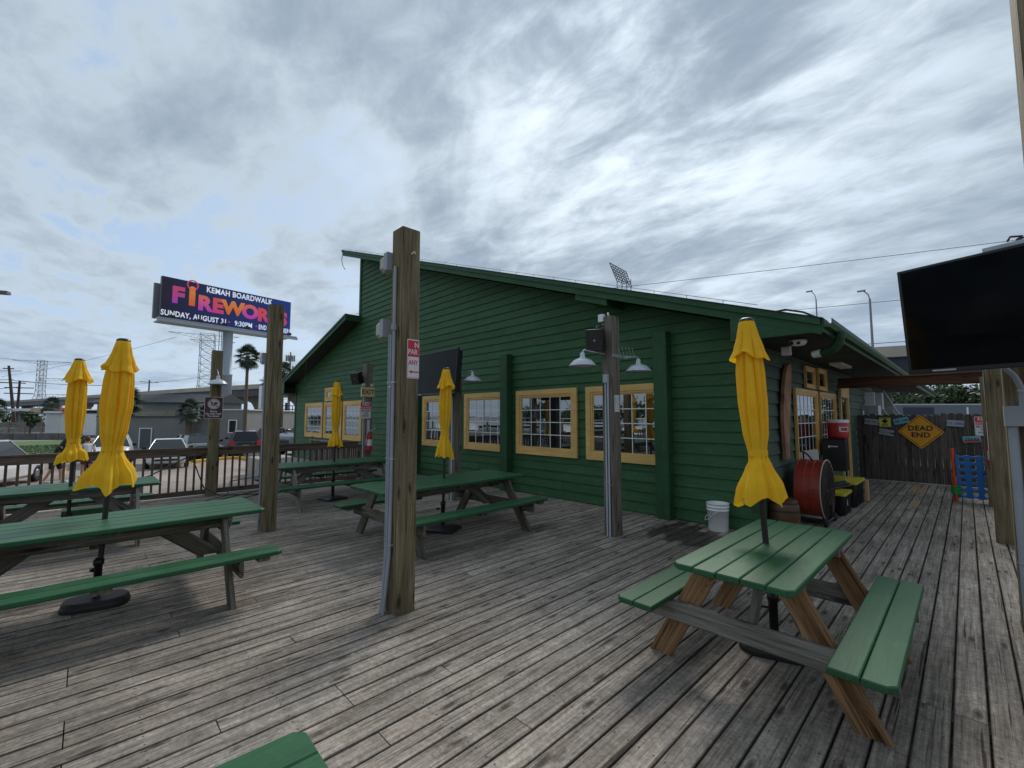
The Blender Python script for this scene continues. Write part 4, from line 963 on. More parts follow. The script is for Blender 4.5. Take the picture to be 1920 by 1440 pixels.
# ---------------------------------------------------------------- closed umbrellas
def interp(tab, z):
    for (z0, *a), (z1, *b) in zip(tab, tab[1:]):
        if z <= z0 and z >= z1:
            f = (z0 - z) / (z0 - z1); f = f * f * (3 - 2 * f) * 0.4 + f * 0.6
            return [x + (y - x) * f for x, y in zip(a, b)]
    return list(tab[-1][1:]) if z < tab[-1][0] else list(tab[0][1:])
def umbrella(label, x, y, rz, seed, lean=(0, 0), top=2.42, tie=1.43, hem=1.04, flare=1.0, fat=1.0, drop=0.06, base='oval', brz=0.0, ventflare=1.0):
    t = thing('umbrella', label, 'umbrella', (x, y, 0), rz=0, group='closed yellow umbrellas'); rnd = random.Random(seed)
    ph = [rnd.uniform(0, 6.28) for _ in range(8)]
    def fold(th, z, sharp, n=8):
        a = th + 0.35 * pnoise(Vector((math.cos(th) * 1.1, math.sin(th) * 1.1, z * 1.2 + seed * 5)))
        f = abs(math.sin(a * n / 2 + ph[0])) ** 0.5 * 2 - 1
        f2 = abs(math.sin(a * (n * 2 + 3) / 2 + ph[1] + z * 0.5)) ** .7 * 2 - 1
        f3 = math.sin(a * 3 + ph[2])
        if z < tie - 0.02:
            k = min(1.0, (tie - 0.02 - z) / 0.10); u = th + 0.10 * math.sin(3 * th + ph[4])
            tri = 4 * abs((u * 11 / 6.28318 + ph[0]) % 1.0 - 0.5) - 1; tri2 = 4 * abs((u * 5 / 6.28318 + ph[1]) % 1.0 - 0.5) - 1
            g_ = tri * 0.45 + tri2 * 0.62 + 0.25 * math.sin(2 * u + ph[5])
            return (f * 0.85 + f2 * 0.22 * sharp) * (1 - k) + g_ * k
        return (f * 0.85 + f2 * 0.22 * sharp + f3 * 0.14 + 0.26 * pnoise(Vector((math.cos(th) * 3, math.sin(th) * 3, z * 3 + seed))))
    def skin(tab, zt, zb, nz, nth, hemf, n=8, sharp=1.0, inner=False):
        vs = []; fs = []
        for i in range(nz + 1):
            for k in range(nth):
                th = 2 * math.pi * k / nth; zz = zt + (zb - zt) * i / nz
                rr, am = interp(tab, zz); f = fold(th, zz, sharp, n)
                r = rr * (1 + am * f)
                s = max(0.0, (i / nz - 0.55) / 0.45)
                z = zz + hemf(th) * s ** 1.5
                vs.append((r * math.cos(th) + lean[0] * z, r * math.sin(th) + lean[1] * z, z))
        for i in range(nz):
            for k in range(nth):
                a = i * nth + k; b = i * nth + (k + 1) % nth; fs.append((a, b, b + nth, a + nth))
        return MB().add(vs, fs, True)
    body = [(top - 0.05, 0.05, 0.05), (top - 0.22, 0.096 * fat, 0.26), (top - 0.40, 0.108 * fat, 0.32), (tie + 0.38, 0.112 * fat, 0.34), (tie + 0.15, 0.100 * fat, 0.28), (tie + 0.02, 0.080 * fat, 0.17),
            (tie - 0.03, 0.082 * fat, 0.18), (tie - 0.10, 0.108 * flare, 0.22), (hem + 0.10, 0.176 * flare, 0.30), (hem, 0.196 * flare, 0.34)]
    hf = lambda th: drop * (-1.3 * (2 * abs((th * 5 / 6.28318 + ph[1]) % 1.0 - 0.5)) ** 1.5 + 0.5 + 0.5 * math.sin(th * 1 + ph[4]) + 0.3 * math.sin(2 * th + ph[5]))
    o = skin(body, top - 0.05, hem, 64, 150, hf).build('canopy', CLOTH, t)
    vent = [(top, 0.048, 0.02), (top - 0.015, 0.056, 0.03), (top - 0.10, 0.080 * (.4 + .6 * ventflare), 0.12), (top - 0.22, 0.125 * ventflare, 0.2), (top - 0.285, 0.152 * ventflare, 0.27)]
    hv = lambda th: 0.025 * math.sin(th * 2 + ph[6]) + 0.015 * math.sin(5 * th + ph[7])
    skin(vent, top, top - 0.285, 22, 150, hv, n=8, sharp=0.4).build('vent_cap', CLOTH, t)
    # strap
    mb = MB(); n = 60; vs = []
    for k in range(n):
        th = 2 * math.pi * k / n; rr, am = interp(body, tie); r = rr * 1.15 + 0.002 + 0.004 * math.sin(3 * th + seed)
        for dz in (-0.022, 0.022): vs.append((r * math.cos(th) + lean[0] * tie, r * math.sin(th) + lean[1] * tie, tie + dz + 0.006 * math.sin(th + seed)))
    mb.add(vs, [(2 * k, 2 * k + 1, (2 * k + 3) % (2 * n), (2 * k + 2) % (2 * n)) for k in range(n)], True).build('strap', CLOTH, t)
    MB().lathe([(0, 0.022), (0.035, 0.020), (0.052, 0.010), (0.054, -0.006)], 20, T((lean[0] * top, lean[1] * top, top + 0.004))).build('finial', BLK, t)
    MB().tube([(0, 0, 0.06), (lean[0] * 1.1, lean[1] * 1.1, 1.1), (lean[0] * (top - .05), lean[1] * (top - .05), top - 0.05)], 0.021, 12).build('pole', BRZ, t)
    MB().lathe([(0.03, 0.06), (0.03, 0.36), (0.04, 0.362), (0.04, 0.41), (0.03, 0.412), (0.026, 0.42)], 14).tube([(0, 0, 0.30), (-0.075, -0.03, 0.30)], 0.008, 6).tube([(-0.07, -0.028, 0.30), (-0.1, -0.04, 0.30)], 0.02, 8).build('base_sleeve', BLKM, t)
    if base == 'oval':
        mb = MB(); L_, W_, r = 0.47, 0.30, 0.13
        prof = [(1.0, 0.0), (1.0, 0.03), (0.97, 0.04), (0.95, 0.044), (0.93, 0.065), (0.86, 0.078), (0.2, 0.08), (0.0, 0.08)]
    else:
        L_, W_, r = 0.46, 0.46, 0.06; prof = [(1.0, 0.0), (1.0, 0.02), (0.95, 0.035), (0.8, 0.05), (0.3, 0.07), (0.0, 0.07)]
    pts = rrect(L_, W_, r, 6); mb = MB(); vs = []; n = len(pts)
    for s, z in prof:
        for px_, py_ in pts: vs.append((px_ * s if L_ == W_ else (px_ - math.copysign((1 - s) * r, px_) if s > 0.5 else px_ * s), (py_ - math.copysign((1 - s) * r, py_) if (s > 0.5 and L_ != W_) else py_ * s), z))
    mb.add(vs, [(i * n + k, i * n + (k + 1) % n, (i + 1) * n + (k + 1) % n, (i + 1) * n + k) for i in range(len(prof) - 1) for k in range(n)], False)
    o = mb.build('base', BLKM, t); o.rotation_euler = (0, 0, brz)
    return t
umbrella('closed yellow umbrella through the small right foreground table', -1.055, 3.68, 0, 21, lean=(-0.038, -0.018), top=2.43, tie=1.42, hem=1.08, flare=0.78, fat=0.68, base='oval', brz=R(20), drop=0.05, ventflare=0.72)
umbrella('largest closed yellow umbrella on the left table', -5.53, 0.15, 0, 17, lean=(-0.005, 0.03), top=2.41, tie=1.40, hem=1.08, flare=0.86, fat=0.82, base='oval', brz=R(75), drop=0.06, ventflare=0.76)
umbrella('closed yellow umbrella left of the largest one, at the railing table', -8.40, -0.10, 0, 8, lean=(0, -0.0), top=2.46, tie=1.36, hem=1.10, flare=0.74, fat=0.70, base='square', drop=0.035, ventflare=0.84)
umbrella('closed yellow umbrella in front of the wall television', -5.55, 3.93, 0, 11, lean=(0.0, 0.012), top=2.42, tie=1.45, hem=1.08, flare=0.64, fat=0.66, base='square', brz=R(30), drop=0.03, ventflare=0.76)
umbrella('narrow closed yellow umbrella at the far table near the exit box', -9.13, 3.72, 0, 14, lean=(0.0, 0.01), top=2.41, tie=1.40, hem=1.08, flare=0.66, fat=0.64, base='square', brz=R(10), drop=0.03, ventflare=0.68)

# ---------------------------------------------------------------- small things by the side wall
t = thing('bucket', 'white plastic bucket with wire handle on the deck by the green wall', 'bucket', (-2.66, 6.86, 0.0), rz=R(-60))
MB().lathe([(0, 0), (0.13, 0.0), (0.135, 0.01), (0.150, 0.30), (0.156, 0.302), (0.156, 0.315), (0.151, 0.317), (0.153, 0.345), (0.159, 0.347), (0.159, 0.36), (0.154, 0.362), (0.155, 0.395), (0.160, 0.397), (0.160, 0.405), (0.150, 0.405), (0.147, 0.30), (0.128, 0.02), (0, 0.02)], 30).build('pail', BUCK, t)
MB().tube([(0.158, 0, 0.32), (0.15, -0.08, 0.26), (0.09, -0.16, 0.17), (0, -0.185, 0.14), (-0.09, -0.16, 0.17), (-0.15, -0.08, 0.26), (-0.158, 0, 0.32)], 0.005, 6).build('handle', BUCK, t)
q = MB(); 
for k in range(6): q.b2((-0.05 + random.uniform(0, .03), -0.1475, 0.09 + k * .018), (0.05 - random.uniform(0, .04), -0.146, 0.102 + k * .018))
q.build('printed_mark', INK, t)
# drum fan
t = thing('drum_fan', 'red metal drum fan with round dark grille on a wheeled stand', 'fan', (-1.78, 8.55, 0), rz=R(-1))
Rf = 0.47; Mx = T((0, 0, 0.52)) @ Matrix.Rotation(R(90), 4, 'Y') @ RZ(R(0))
MB().lathe([(Rf + 0.012, -0.17), (Rf, -0.165), (Rf, -0.06), (Rf + .006, -0.055), (Rf + .006, -0.045), (Rf, -0.04), (Rf, 0.04), (Rf + .006, 0.045), (Rf + .006, 0.055), (Rf, 0.06), (Rf, 0.165), (Rf + 0.012, 0.17), (Rf + 0.012, 0.18), (Rf - 0.01, 0.18), (Rf - 0.012, -0.17), (Rf + 0.012, -0.17)], 48, Mx, smooth=False).build('housing', DRUM, t)
MB().lathe([(Rf + 0.0125, 0.172), (Rf + 0.018, 0.178), (Rf + 0.0125, 0.186), (Rf - .005, 0.186)], 48, Mx).build('rim', mat('pale worn rim', (0.45, 0.33, 0.28), 0.5), t)
MB().lathe([(0, 0.19), (0.1, 0.19), (Rf - 0.01, 0.175)], 40, Mx).build('grille_back', GRIL, t)
q = MB()
for r in [0.06 + 0.03 * i for i in range(13)]:
    pts = [(0.20 - 0.02 * (r / Rf), 0, 0.52)]
    q.add(*(lambda a: (a.v, a.f))(MB().lathe([(r, 0.193), (r + 0.006, 0.197), (r + 0.012, 0.193)], 36, Mx)))
for k in range(12):
    a = k * math.pi / 6; q.tube([(0.203, 0.05 * math.cos(a), 0.52 + 0.05 * math.sin(a)), (0.192, (Rf - .01) * math.cos(a), 0.52 + (Rf - .01) * math.sin(a))], 0.004, 4)
q.build('grille', GRIL, t)
q = MB().tube([(-0.2, 0, 0.52), (-0.2, 0, 0.10), (-0.1, 0, 0.06), (0.15, 0, 0.06), (0.22, 0, 0.12), (0.22, 0, 0.30)], 0.018, 8).tube([(0.2, -0.3, 0.06), (0.2, 0.3, 0.06)], 0.018, 8).tube([(-0.2, -0.3, 0.06), (-0.2, 0.3, 0.06)], 0.018, 8); q.build('stand', BLKM, t)
for (a, b) in ((0.2, -0.3), (0.2, 0.3), (-0.2, -0.3), (-0.2, 0.3)):
    MB().lathe([(0, -0.02), (0.06, -0.02), (0.065, 0), (0.06, 0.02), (0, 0.02)], 16, T((a, b, 0.065)) @ Matrix.Rotation(R(90), 4, 'X' if abs(a) < 0 else 'Y')).build('wheel', RUBR, t)
MB().cbox(0.30, 0.05, 0.05, 0.006, c=(0, -0.26, 0.13)).build('cross_plate', GALV, t)
MB().tube([(-0.15, 0.1, 0.99), (-0.12, -0.05, 1.12), (-0.02, -0.2, 1.08), (0.05, -0.25, 1.0)], 0.012, 6).build('cord', BLK, t)
q = MB().prism([(-0.16, 0.0), (0.2, 0.0), (0.17, 0.30), (-0.05, 0.27)], 1, -0.01, 0.01); o = q.build('white_board', WPL); tag(o, 'white board scrap standing behind the red fan', 'board'); o.location = (-2.0, 9.12, 0.82); o.rotation_euler = (R(-8), 0, 0)
# barrel
t = thing('barrel', 'brown wooden barrel with dark hoops half hidden behind the umbrella', 'barrel', (-1.93, 7.42, 0.0))
MB().lathe([(0, 0.01), (0.17, 0.0), (0.19, 0.12), (0.20, 0.26), (0.19, 0.40), (0.16, 0.50), (0.155, 0.48), (0, 0.48)], 28).build('staves', TANW, t)
for zh, rh in ((0.06, 0.183), (0.33, 0.1965), (0.44, 0.178)): MB().lathe([(rh + .004, zh - 0.015), (rh + 0.002, zh + 0.015)], 28).build('hoop', BLKM, t)
# totes
def tote(label, x, y, z, w, d, h, rz, num=False):
    t = thing('storage_tote', label, 'storage tote', (x, y, z), rz=rz, group='black storage totes with yellow lids')
    q = MB(); rr = rrect(w, d, 0.03, 3); n = len(rr)
    q.add([(a * .9, b * .9, 0) for a, b in rr] + [(a, b, h) for a, b in rr], [tuple(range(n - 1, -1, -1)), tuple(range(n, 2 * n))] + [(i, (i + 1) % n, n + (i + 1) % n, n + i) for i in range(n)])
    for i in range(6):
        yy = -d * .4 + i * d * .16
        q.box((w * .475, yy, h * .45), (0.03, 0.035, h * .85)); q.box((-w * .475, yy, h * .45), (0.03, 0.035, h * .85))
    for i in range(4):
        xx = -w * .36 + i * w * .24
        q.box((xx, -d * .475, h * .45), (0.035, 0.03, h * .85))
    q.build('tub', BLK, t)
    q = MB(); rr = rrect(w + .05, d + .05, 0.035, 3); r2 = rrect(w - .04, d - .04, 0.03, 3)
    q.add([(a, b, h - .02) for a, b in rr] + [(a, b, h + .022) for a, b in rr] + [(a, b, h + .022) for a, b in r2] + [(a, b, h + .006) for a, b in r2],
          [(r * n + i, r * n + (i + 1) % n, (r + 1) * n + (i + 1) % n, (r + 1) * n + i) for r in range(3) for i in range(n)] + [tuple(range(3 * n, 4 * n))]); q.build('lid', YLID, t)
    if num: text('6', 0.14, SIGNW, t, face((w * .475 + 0.0165, -d * .08, h * .55), (1, 0, 0)), off=0.03, name='number')
    return t
tote('front black tote numbered 6 with yellow lid, right of the red fan', -1.73, 9.62, 0, 0.42, 0.62, 0.36, 0, True)
tote('rear black tote with a wide yellow lid below the black cabinet', -1.75, 10.75, 0, 0.50, 0.95, 0.45, 0)
q = MB(); 
for k in range(3): q.cbox(0.9 - .1 * k, 0.05, 0.03, 0.006, c=(0.05 * k, 0.05 * k, 0.015 + 0.03 * k))
o = q.build('folded_stand', BLKM); tag(o, 'folded black stand lying on the front yellow lidded tote', 'stand'); o.location = (-1.75, 9.75, 0.385); o.rotation_euler = (0, R(-4), R(62))
tag(beam('yellow_plank', (-1.46, 11.30, 0.02), (-1.46, 11.30, 0.42), 0.05, 0.12, OCH, None, up=(0, 1, 0)), 'upright yellow wood block at the end of the totes', 'wood block')
t = thing('black_cabinet', 'tall black speaker cabinet on thin legs under the red cooler', 'speaker cabinet', (-1.84, 10.72, 0.48), rz=R(2))
MB().cbox(0.36, 0.50, 0.62, 0.03, c=(0, 0, 0.47)).build('cabinet', BLK, t); MB().b2((0.181, -0.2, 0.2), (0.186, 0.2, 0.74)).build('grille', BLKM, t)
q = MB().b2((-0.05, -0.253, 0.62), (0.07, -0.2505, 0.64)).b2((-0.08, -0.253, 0.60), (-0.055, -0.2505, 0.65)); q.build('mark', SIGNW, t)
for (a, b) in ((.15, .22), (-.15, .22), (.15, -.22), (-.15, -.22)): MB().tube([(a, b, 0.0), (a, b, 0.2)], 0.012, 6).build('leg', GALV, t)
t = thing('water_cooler', 'red round drink cooler with white lid on top of the black cabinet', 'cooler', (-1.80, 10.80, 1.265))
MB().lathe([(0, 0), (0.165, 0), (0.172, 0.03), (0.178, 0.30), (0.17, 0.31), (0, 0.31)], 26).build('body', RED, t)
MB().lathe([(0.182, 0.30), (0.188, 0.31), (0.188, 0.345), (0.17, 0.362), (0, 0.365)], 26).build('lid', WPL, t)
q = MB().tube([(0.172, -0.08, 0.13), (0.195, -0.09, 0.15), (0.195, -0.09, 0.20), (0.172, -0.08, 0.22)], 0.01, 6); 
for (y0, y1, z0, z1) in ((-.07, .07, .205, .225), (-.07, .07, .125, .145), (-.08, -.06, .13, .22), (.06, .08, .13, .22)): q.b2((0.176, y0, z0), (0.192, y1, z1))
o = q.build('handle', SIGNP, t); o.rotation_euler = (0, 0, R(-50))
# curved slab of wood on the side wall
t = thing('driftwood_slab', 'curved brown driftwood slab hung on the side wall near the corner', 'wood slab', (XR + 0.06, 8.2, 0), rz=0)
q = MB(); cl = [(0.0, 1.0, 0.07), (0.0, 1.3, 0.09), (0.02, 1.6, 0.12), (0.08, 1.9, 0.13), (0.17, 2.2, 0.13), (0.26, 2.42, 0.11), (0.34, 2.55, 0.08), (0.40, 2.60, 0.02)]
cl = [(a, b, w * 1.5) for a, b, w in cl]; poly = [(a - w, b) for a, b, w in cl] + [(a + w, b - (0.06 if a > .3 else 0)) for a, b, w in reversed(cl)]
q.prism(poly, 0, 0.0, 0.05); q.build('slab', mat('driftwood brown', (0.30, 0.15, 0.08), 0.7, var=0.5, scale=3), t)
# fixtures under the eave
t = thing('emergency_light', 'white two eyed emergency light under the eave corner', 'emergency light', (-1.55, 6.95, 2.735))
MB().lathe([(0, 0), (0.10, 0), (0.105, -0.03), (0.08, -0.07), (0, -0.085)], 20).build('dome', WPL, t)
for s_ in (-1, 1): MB().lathe([(0, -0.012), (0.022, -0.012), (0.026, 0)], 12, T((0.04 * s_ - 0.02, -0.085, -0.045)) @ Matrix.Rotation(R(-80), 4, 'X')).build('eye', INK, t)
t = thing('white_fixture', 'small white box light under the eave, left of the green hose bend', 'light', (-1.84, 7.55, 2.70)); MB().cbox(0.11, 0.11, 0.14, 0.02, c=(0, 0, -0.02)).build('box', WPL, t)
t = thing('flexible_downspout', 'green ribbed flexible downspout bend with white end under the gutter', 'downspout', (-1.10, 7.05, 2.80))
pts = [(0, 0, 0), (0.0, 0, -0.06), (-0.02, 0.02, -0.14), (-0.08, 0.05, -0.21), (-0.17, 0.08, -0.24), (-0.22, 0.10, -0.24)]
q = MB(); n = 40; P = []; rr = []
for i in range(n + 1):
    f = i / n * (len(pts) - 1); k = min(int(f), len(pts) - 2); f -= k; P.append(Vector(pts[k]).lerp(Vector(pts[k + 1]), f)); rr.append(0.055 + 0.006 * (i % 2))
q.tube(P, rr, 14); q.build('elbow', GTRIM, t); MB().tube([(-0.20, 0.095, -0.24), (-0.33, 0.14, -0.25)], [0.058, 0.05], 8).build('end_piece', WPL, t)
# service boxes, ladder beyond the fence
for (nm, lb, a, b, m_) in (('service_cabinet', 'white panel box beyond the fence beside the wing', (-2.15, 17.0, 1.5), (-1.90, 17.1, 2.42), WPL), ('grey_unit', 'grey air unit box fixed above the fence top', (-2.15, 16.3, 1.55), (-1.75, 16.9, 2.0), GALV), ('meter_box', 'small pale meter box on the far wall above the fence', (-2.02, 17.3, 1.9), (-1.75, 17.6, 2.4), LPOLE)):
    tag(MB().b2(a, b).build(nm, m_), lb, 'box')
t = thing('ladder', 'bright metal ladder leaning beyond the board fence', 'ladder', (-1.85, 18.2, 1.4))
q = [MB().tube([(-0.25 + dx, 0, 1.1), (0.25 + dx, 0, 0)], 0.022, 6).build('stile', GALV, t) for dx in (0, 0.3)]
for k in range(4): MB().tube([(-0.22 + k * .11, 0, 1.04 - k * .25), (0.08 + k * .11, 0, 1.04 - k * .25)], 0.014, 6).build('rung', GALV, t)
# blue four in a row game board with real holes
t = thing('game_board', 'big blue four in a row game board with round holes on the deck', 'game board', (-0.22, 12.59, 0.0))
q = MB(); cs = 0.163; rs = 0.132; z00 = 0.10; th_ = 0.05; seg = 20
for i in range(7):
    for j in range(6):
        cx, cz = (i + .5) * cs + 0.02, z00 + (j + .5) * rs
        ring = []; sq = []
        for k in range(seg):
            a = 2 * math.pi * k / seg + math.pi / seg; ring.append((cx + 0.046 * math.cos(a), cz + 0.044 * math.sin(a)))
            m_ = max(abs(math.cos(a)), abs(math.sin(a))); sq.append((cx + cs / 2 * math.cos(a) / m_, cz + rs / 2 * math.sin(a) / m_))
        vs = [(x, 0, z) for x, z in ring] + [(x, 0, z) for x, z in sq] + [(x, th_, z) for x, z in ring] + [(x, th_, z) for x, z in sq]
        fs = []
        for k in range(seg):
            l = (k + 1) % seg; fs += [(k, l, seg + l, seg + k), (2 * seg + k, 3 * seg + k, 3 * seg + l, 2 * seg + l), (k, 2 * seg + k, 2 * seg + l, l)]
        q.add(vs, fs)
W7 = 7 * cs
wave = [(0.02 + W7 * i / 42, z00 + 6 * rs + 0.018 + 0.012 * math.cos(i / 42 * 14 * math.pi)) for i in range(43)]
q.prism([(0.02, z00 + 6 * rs)] + wave + [(0.02 + W7, z00 + 6 * rs)], 1, 0.0, th_)
wave = [(0.02 + W7 * i / 42, z00 - 0.018 - 0.012 * math.cos(i / 42 * 14 * math.pi)) for i in range(43)]
q.prism([(0.02, z00)] + wave + [(0.02 + W7, z00)], 1, 0.0, th_); q.build('board', BLUEP, t)
for xx in (-0.02, W7 + 0.06): MB().tube([(xx, 0.02, 0.0), (xx, 0.02, 1.05)], 0.026, 12).build('post', ORNG, t)
MB().tube([(-0.005, -0.05, 0.0), (-0.005, -0.05, 0.5)], 0.026, 12).build('discharge_post', ORNG, t)
q = MB()
for k in range(5): q.lathe([(0.07, 0.14 + k * .035), (0.078, 0.155 + k * .035), (0.07, 0.17 + k * .035)], 18, T((-0.0, -0.02, 0)))
q.build('ring_stack', GREENP, t)
MB().b2((W7 * .55, -0.1, 0.0), (W7, 0.2, 0.08)).build('tray', mat('dark blue tray', (0.005, 0.03, 0.09), 0.5), t)
# green box crate below the railing table, loose cable by the railing
t = thing('planter_box', 'low dark green box on the deck beyond the railing table', 'box', (-10.0, 0.2, 0)); MB().cbox(0.8, 0.3, 0.22, 0.01, c=(0, 0, 0.11)).build('box', GTRIM, t); t.rotation_euler = (0, 0, math.pi / 2)
q = MB().tube([(-9.6, 0.1, 0.45), (-10.4, 0.9, 0.62), (-11.3, 1.55, 0.84), (-11.38, 1.62, 0.84), (-11.3, 1.66, 0.78), (-11.2, 1.85, 0.2), (-11.0, 2.1, 0.04), (-10.8, 2.7, 0.02), (-10.6, 3.3, 0.03), (-10.9, 3.0, 0.1), (-10.8, 2.6, 0.06), (-10.3, 1.7, 0.02), (-9.9, 0.7, 0.02), (-9.3, 0.4, 0.02)], 0.012, 6)
tag(q.build('cable', CABLE), 'dark green cable stretched from a table to the railing post', 'cable')
q = MB().tube([(-10.8, 2.9, 0.02), (-10.3, 2.3, 0.03), (-10.0, 2.0, 0.02), (-10.2, 1.6, 0.03), (-10.6, 1.8, 0.02), (-10.8, 2.2, 0.05), (-11.1, 2.3, 0.3), (-11.2, 2.9, 0.34), (-11.0, 3.3, 0.05)], 0.009, 6)
tag(q.build('cable', CABLE), 'loose loop of thin dark cable on the deck at the railing post', 'cable')
# leaves and debris: dead leaf by the right table
for (x, y, a) in ((-1.02, 1.97, 0.4), (-1.15, 1.72, 1.2)):
    o = MB().add([(-.03, 0, 0.003), (0, -.014, 0.006), (.03, 0, 0.004), (0, .014, 0.008)], [(0, 1, 2, 3)]).build('dead_leaf', INK); o.location = (x, y, 0); o.rotation_euler = (0, 0, a)
    tag(o, 'dark dead leaf on the deck boards, ' + ('nearer the right table' if a < 1 else 'nearer the bottom edge'), 'leaf')

# ---------------------------------------------------------------- billboard
import mathutils
bL = Vector((-58.09, 5.05, 0)); bR = Vector((-60.37, 18.45, 0)); bd = (bR - bL).normalized(); bn = Vector((bd.y, -bd.x, 0))
if bn.x < 0: bn = -bn
bb = thing('billboard', 'big digital FIREWORKS billboard on a thick grey pole behind the left buildings', 'billboard', ((bL.x + bR.x) / 2, (bL.y + bR.y) / 2, GZ), rz=math.atan2(bd.y, bd.x))
Wb = 13.6; zb0, zb1 = 11.85 - GZ + 0.2, 16.25 - GZ + 0.2; zc = (zb0 + zb1) / 2
def bbface():
    s = NT('billboard print'); sp = s.n('ShaderNodeSeparateXYZ'); s.L.new(s.tc.outputs['Object'], sp.inputs[0])
    f = s.noise(s.vec((0.25, 1, 0.25), rand=False), 1.5, 4, 0.6)
    c = s.mix(s.rng(sp.outputs[0], -7.3, 7.3), (0.014, 0.008, 0.018), (0.008, 0.055, 0.30))
    c = s.mix(s.rng(f, 0.5, 0.75, 0, 0.4), c, (0.05, 0.010, 0.035)); s.col(c); s.set(Roughness=0.4)
    s.set(Emission_Strength=0.10); s.L.new(c, s.b.inputs['Emission Color']); return s.mat
BBF = bbface()
def glowm(name, c, e=0.5):
    s = NT(name); s.b.inputs['Base Color'].default_value = (*c, 1); s.b.inputs['Emission Color'].default_value = (*c, 1); s.set(Emission_Strength=e, Roughness=0.5); return s.mat
def grad(name, stops, z0, z1, e=0.18, ax=2):
    s = NT(name); sp = s.n('ShaderNodeSeparateXYZ'); s.L.new(s.tc.outputs['Object'], sp.inputs[0]); c = s.mix(s.rng(sp.outputs[ax], z0, z1), stops[0], stops[1])
    s.col(c); s.L.new(c, s.b.inputs['Emission Color']); s.set(Emission_Strength=e, Roughness=0.5); return s.mat
MB().box((0, 0, 0), (Wb, 0.5, zb1 - zb0)).build('display', BBF, bb, loc=(0, 0.3, zc))
o = MB().box((0, 0, 0), (Wb - .3, 0.35, zb1 - zb0 - 0.6)).build('rear_panel', STEEL, bb, loc=(-0.45, 1.4, zc - .3))
BW = glowm('billboard white letters', (0.80, 0.84, 0.92), 0.25)
Y0 = 0.04
def bt(s_, size, m, x, z, sx=1.0, off=0.02, rr=0):
    return text(s_, size, m, bb, face((x, Y0, z), (0, -1, 0), roll=rr), off=off, ex=0.01, sx=sx, sp=1.08)
bt('KEMAH BOARDWALK', 0.88, BW, 0.85, zc + 1.66, 0.78, 0.028)
bt('SUNDAY, AUGUST 31', 0.80, BW, -3.65, zc - 1.68, 0.76, 0.025); bt('9:30PM', 0.80, BW, 1.25, zc - 1.68, 0.76, 0.025); bt('END OF SUMMER!', 0.80, BW, 4.85, zc - 1.68, 0.56, 0.025)
GP1 = grad('pink purple letters', ((0.45, 0.05, 0.45), (0.62, 0.07, 0.16)), -0.9, 0.9, ax=1); GP2 = grad('orange letters', ((0.80, 0.12, 0.03), (0.85, 0.28, 0.05)), -0.9, 0.9, ax=1); GP3 = grad('red pink letters', ((0.72, 0.05, 0.22), (0.75, 0.09, 0.07)), -0.9, 0.9, ax=1)
GP4 = grad('pink letters', ((0.55, 0.04, 0.50), (0.85, 0.15, 0.10)), -0.9, 0.9, ax=1)
for ch, x, dz, sz, m in (('F', -5.35, 0.35, 2.35, GP1), ('i', -4.05, 0.55, 2.9, GP2), ('R', -2.84, -0.05, 2.2, GP4), ('E', -1.53, -0.05, 2.2, GP3), ('W', 0.05, -0.02, 2.1, GP2), ('O', 1.91, -0.1, 2.2, GP4), ('R', 3.39, -0.2, 2.1, GP3), ('K', 4.70, 0.0, 2.1, GP3), ('S', 5.81, -0.25, 2.2, GP3)):
    o = text(ch, sz, m, bb, face((x, Y0 - 0.01 * (hash(ch) % 3), zc + dz), (0, -1, 0)), off=0.055, ex=0.01, name='letter')
for x in (-0.3, 2.7): MB().lathe([(0, 0), (0.10, 0)], 10, T((x, Y0, zc - 1.62)) @ Matrix.Rotation(R(90), 4, 'X')).build('dot', GP3, bb)
q = MB().lathe([(0.42, 0), (0.56, 0)], 24, T((-4.05, Y0 - .01, zc + 1.85)) @ Matrix.Rotation(R(90), 4, 'X')).build('letter_ring', GP3, bb)
q = MB().box((0, -0.55, zb0 - 0.22), (Wb + .8, 0.9, 0.10)).box((0, 1.2, zb0 - 0.3), (Wb, 1.6, 0.16)).box((0, -0.95, zb0 - 0.45), (Wb + 1.0, 0.08, 0.30)).box((0, 0.2, zb0 - 0.12), (Wb, 0.2, 0.24)); q.build('catwalk', LPOLE, bb)
for k in range(6): MB().cbox(0.45, 0.25, 0.3, 0.04, c=(-6 + k * 2.45, -0.9, zb0 + 0.05)).build('lamp_head', BLKM, bb)
MB().lathe([(0.62, 0), (0.62, 7.4), (0.66, 7.42), (0.66, 7.6), (0.52, 7.65), (0.52, zb0 - 0.3)], 24, T((0.0, 1.0, 0))).build('pole', LPOLE, bb)
MB().tube([(-0.75, 0.7, 0), (-0.75, 0.7, zb0 - .4)], 0.04, 5).tube([(-1.0, 0.7, 0), (-1.0, 0.7, zb0 - .4)], 0.04, 5).build('conduit', GREYP, bb)

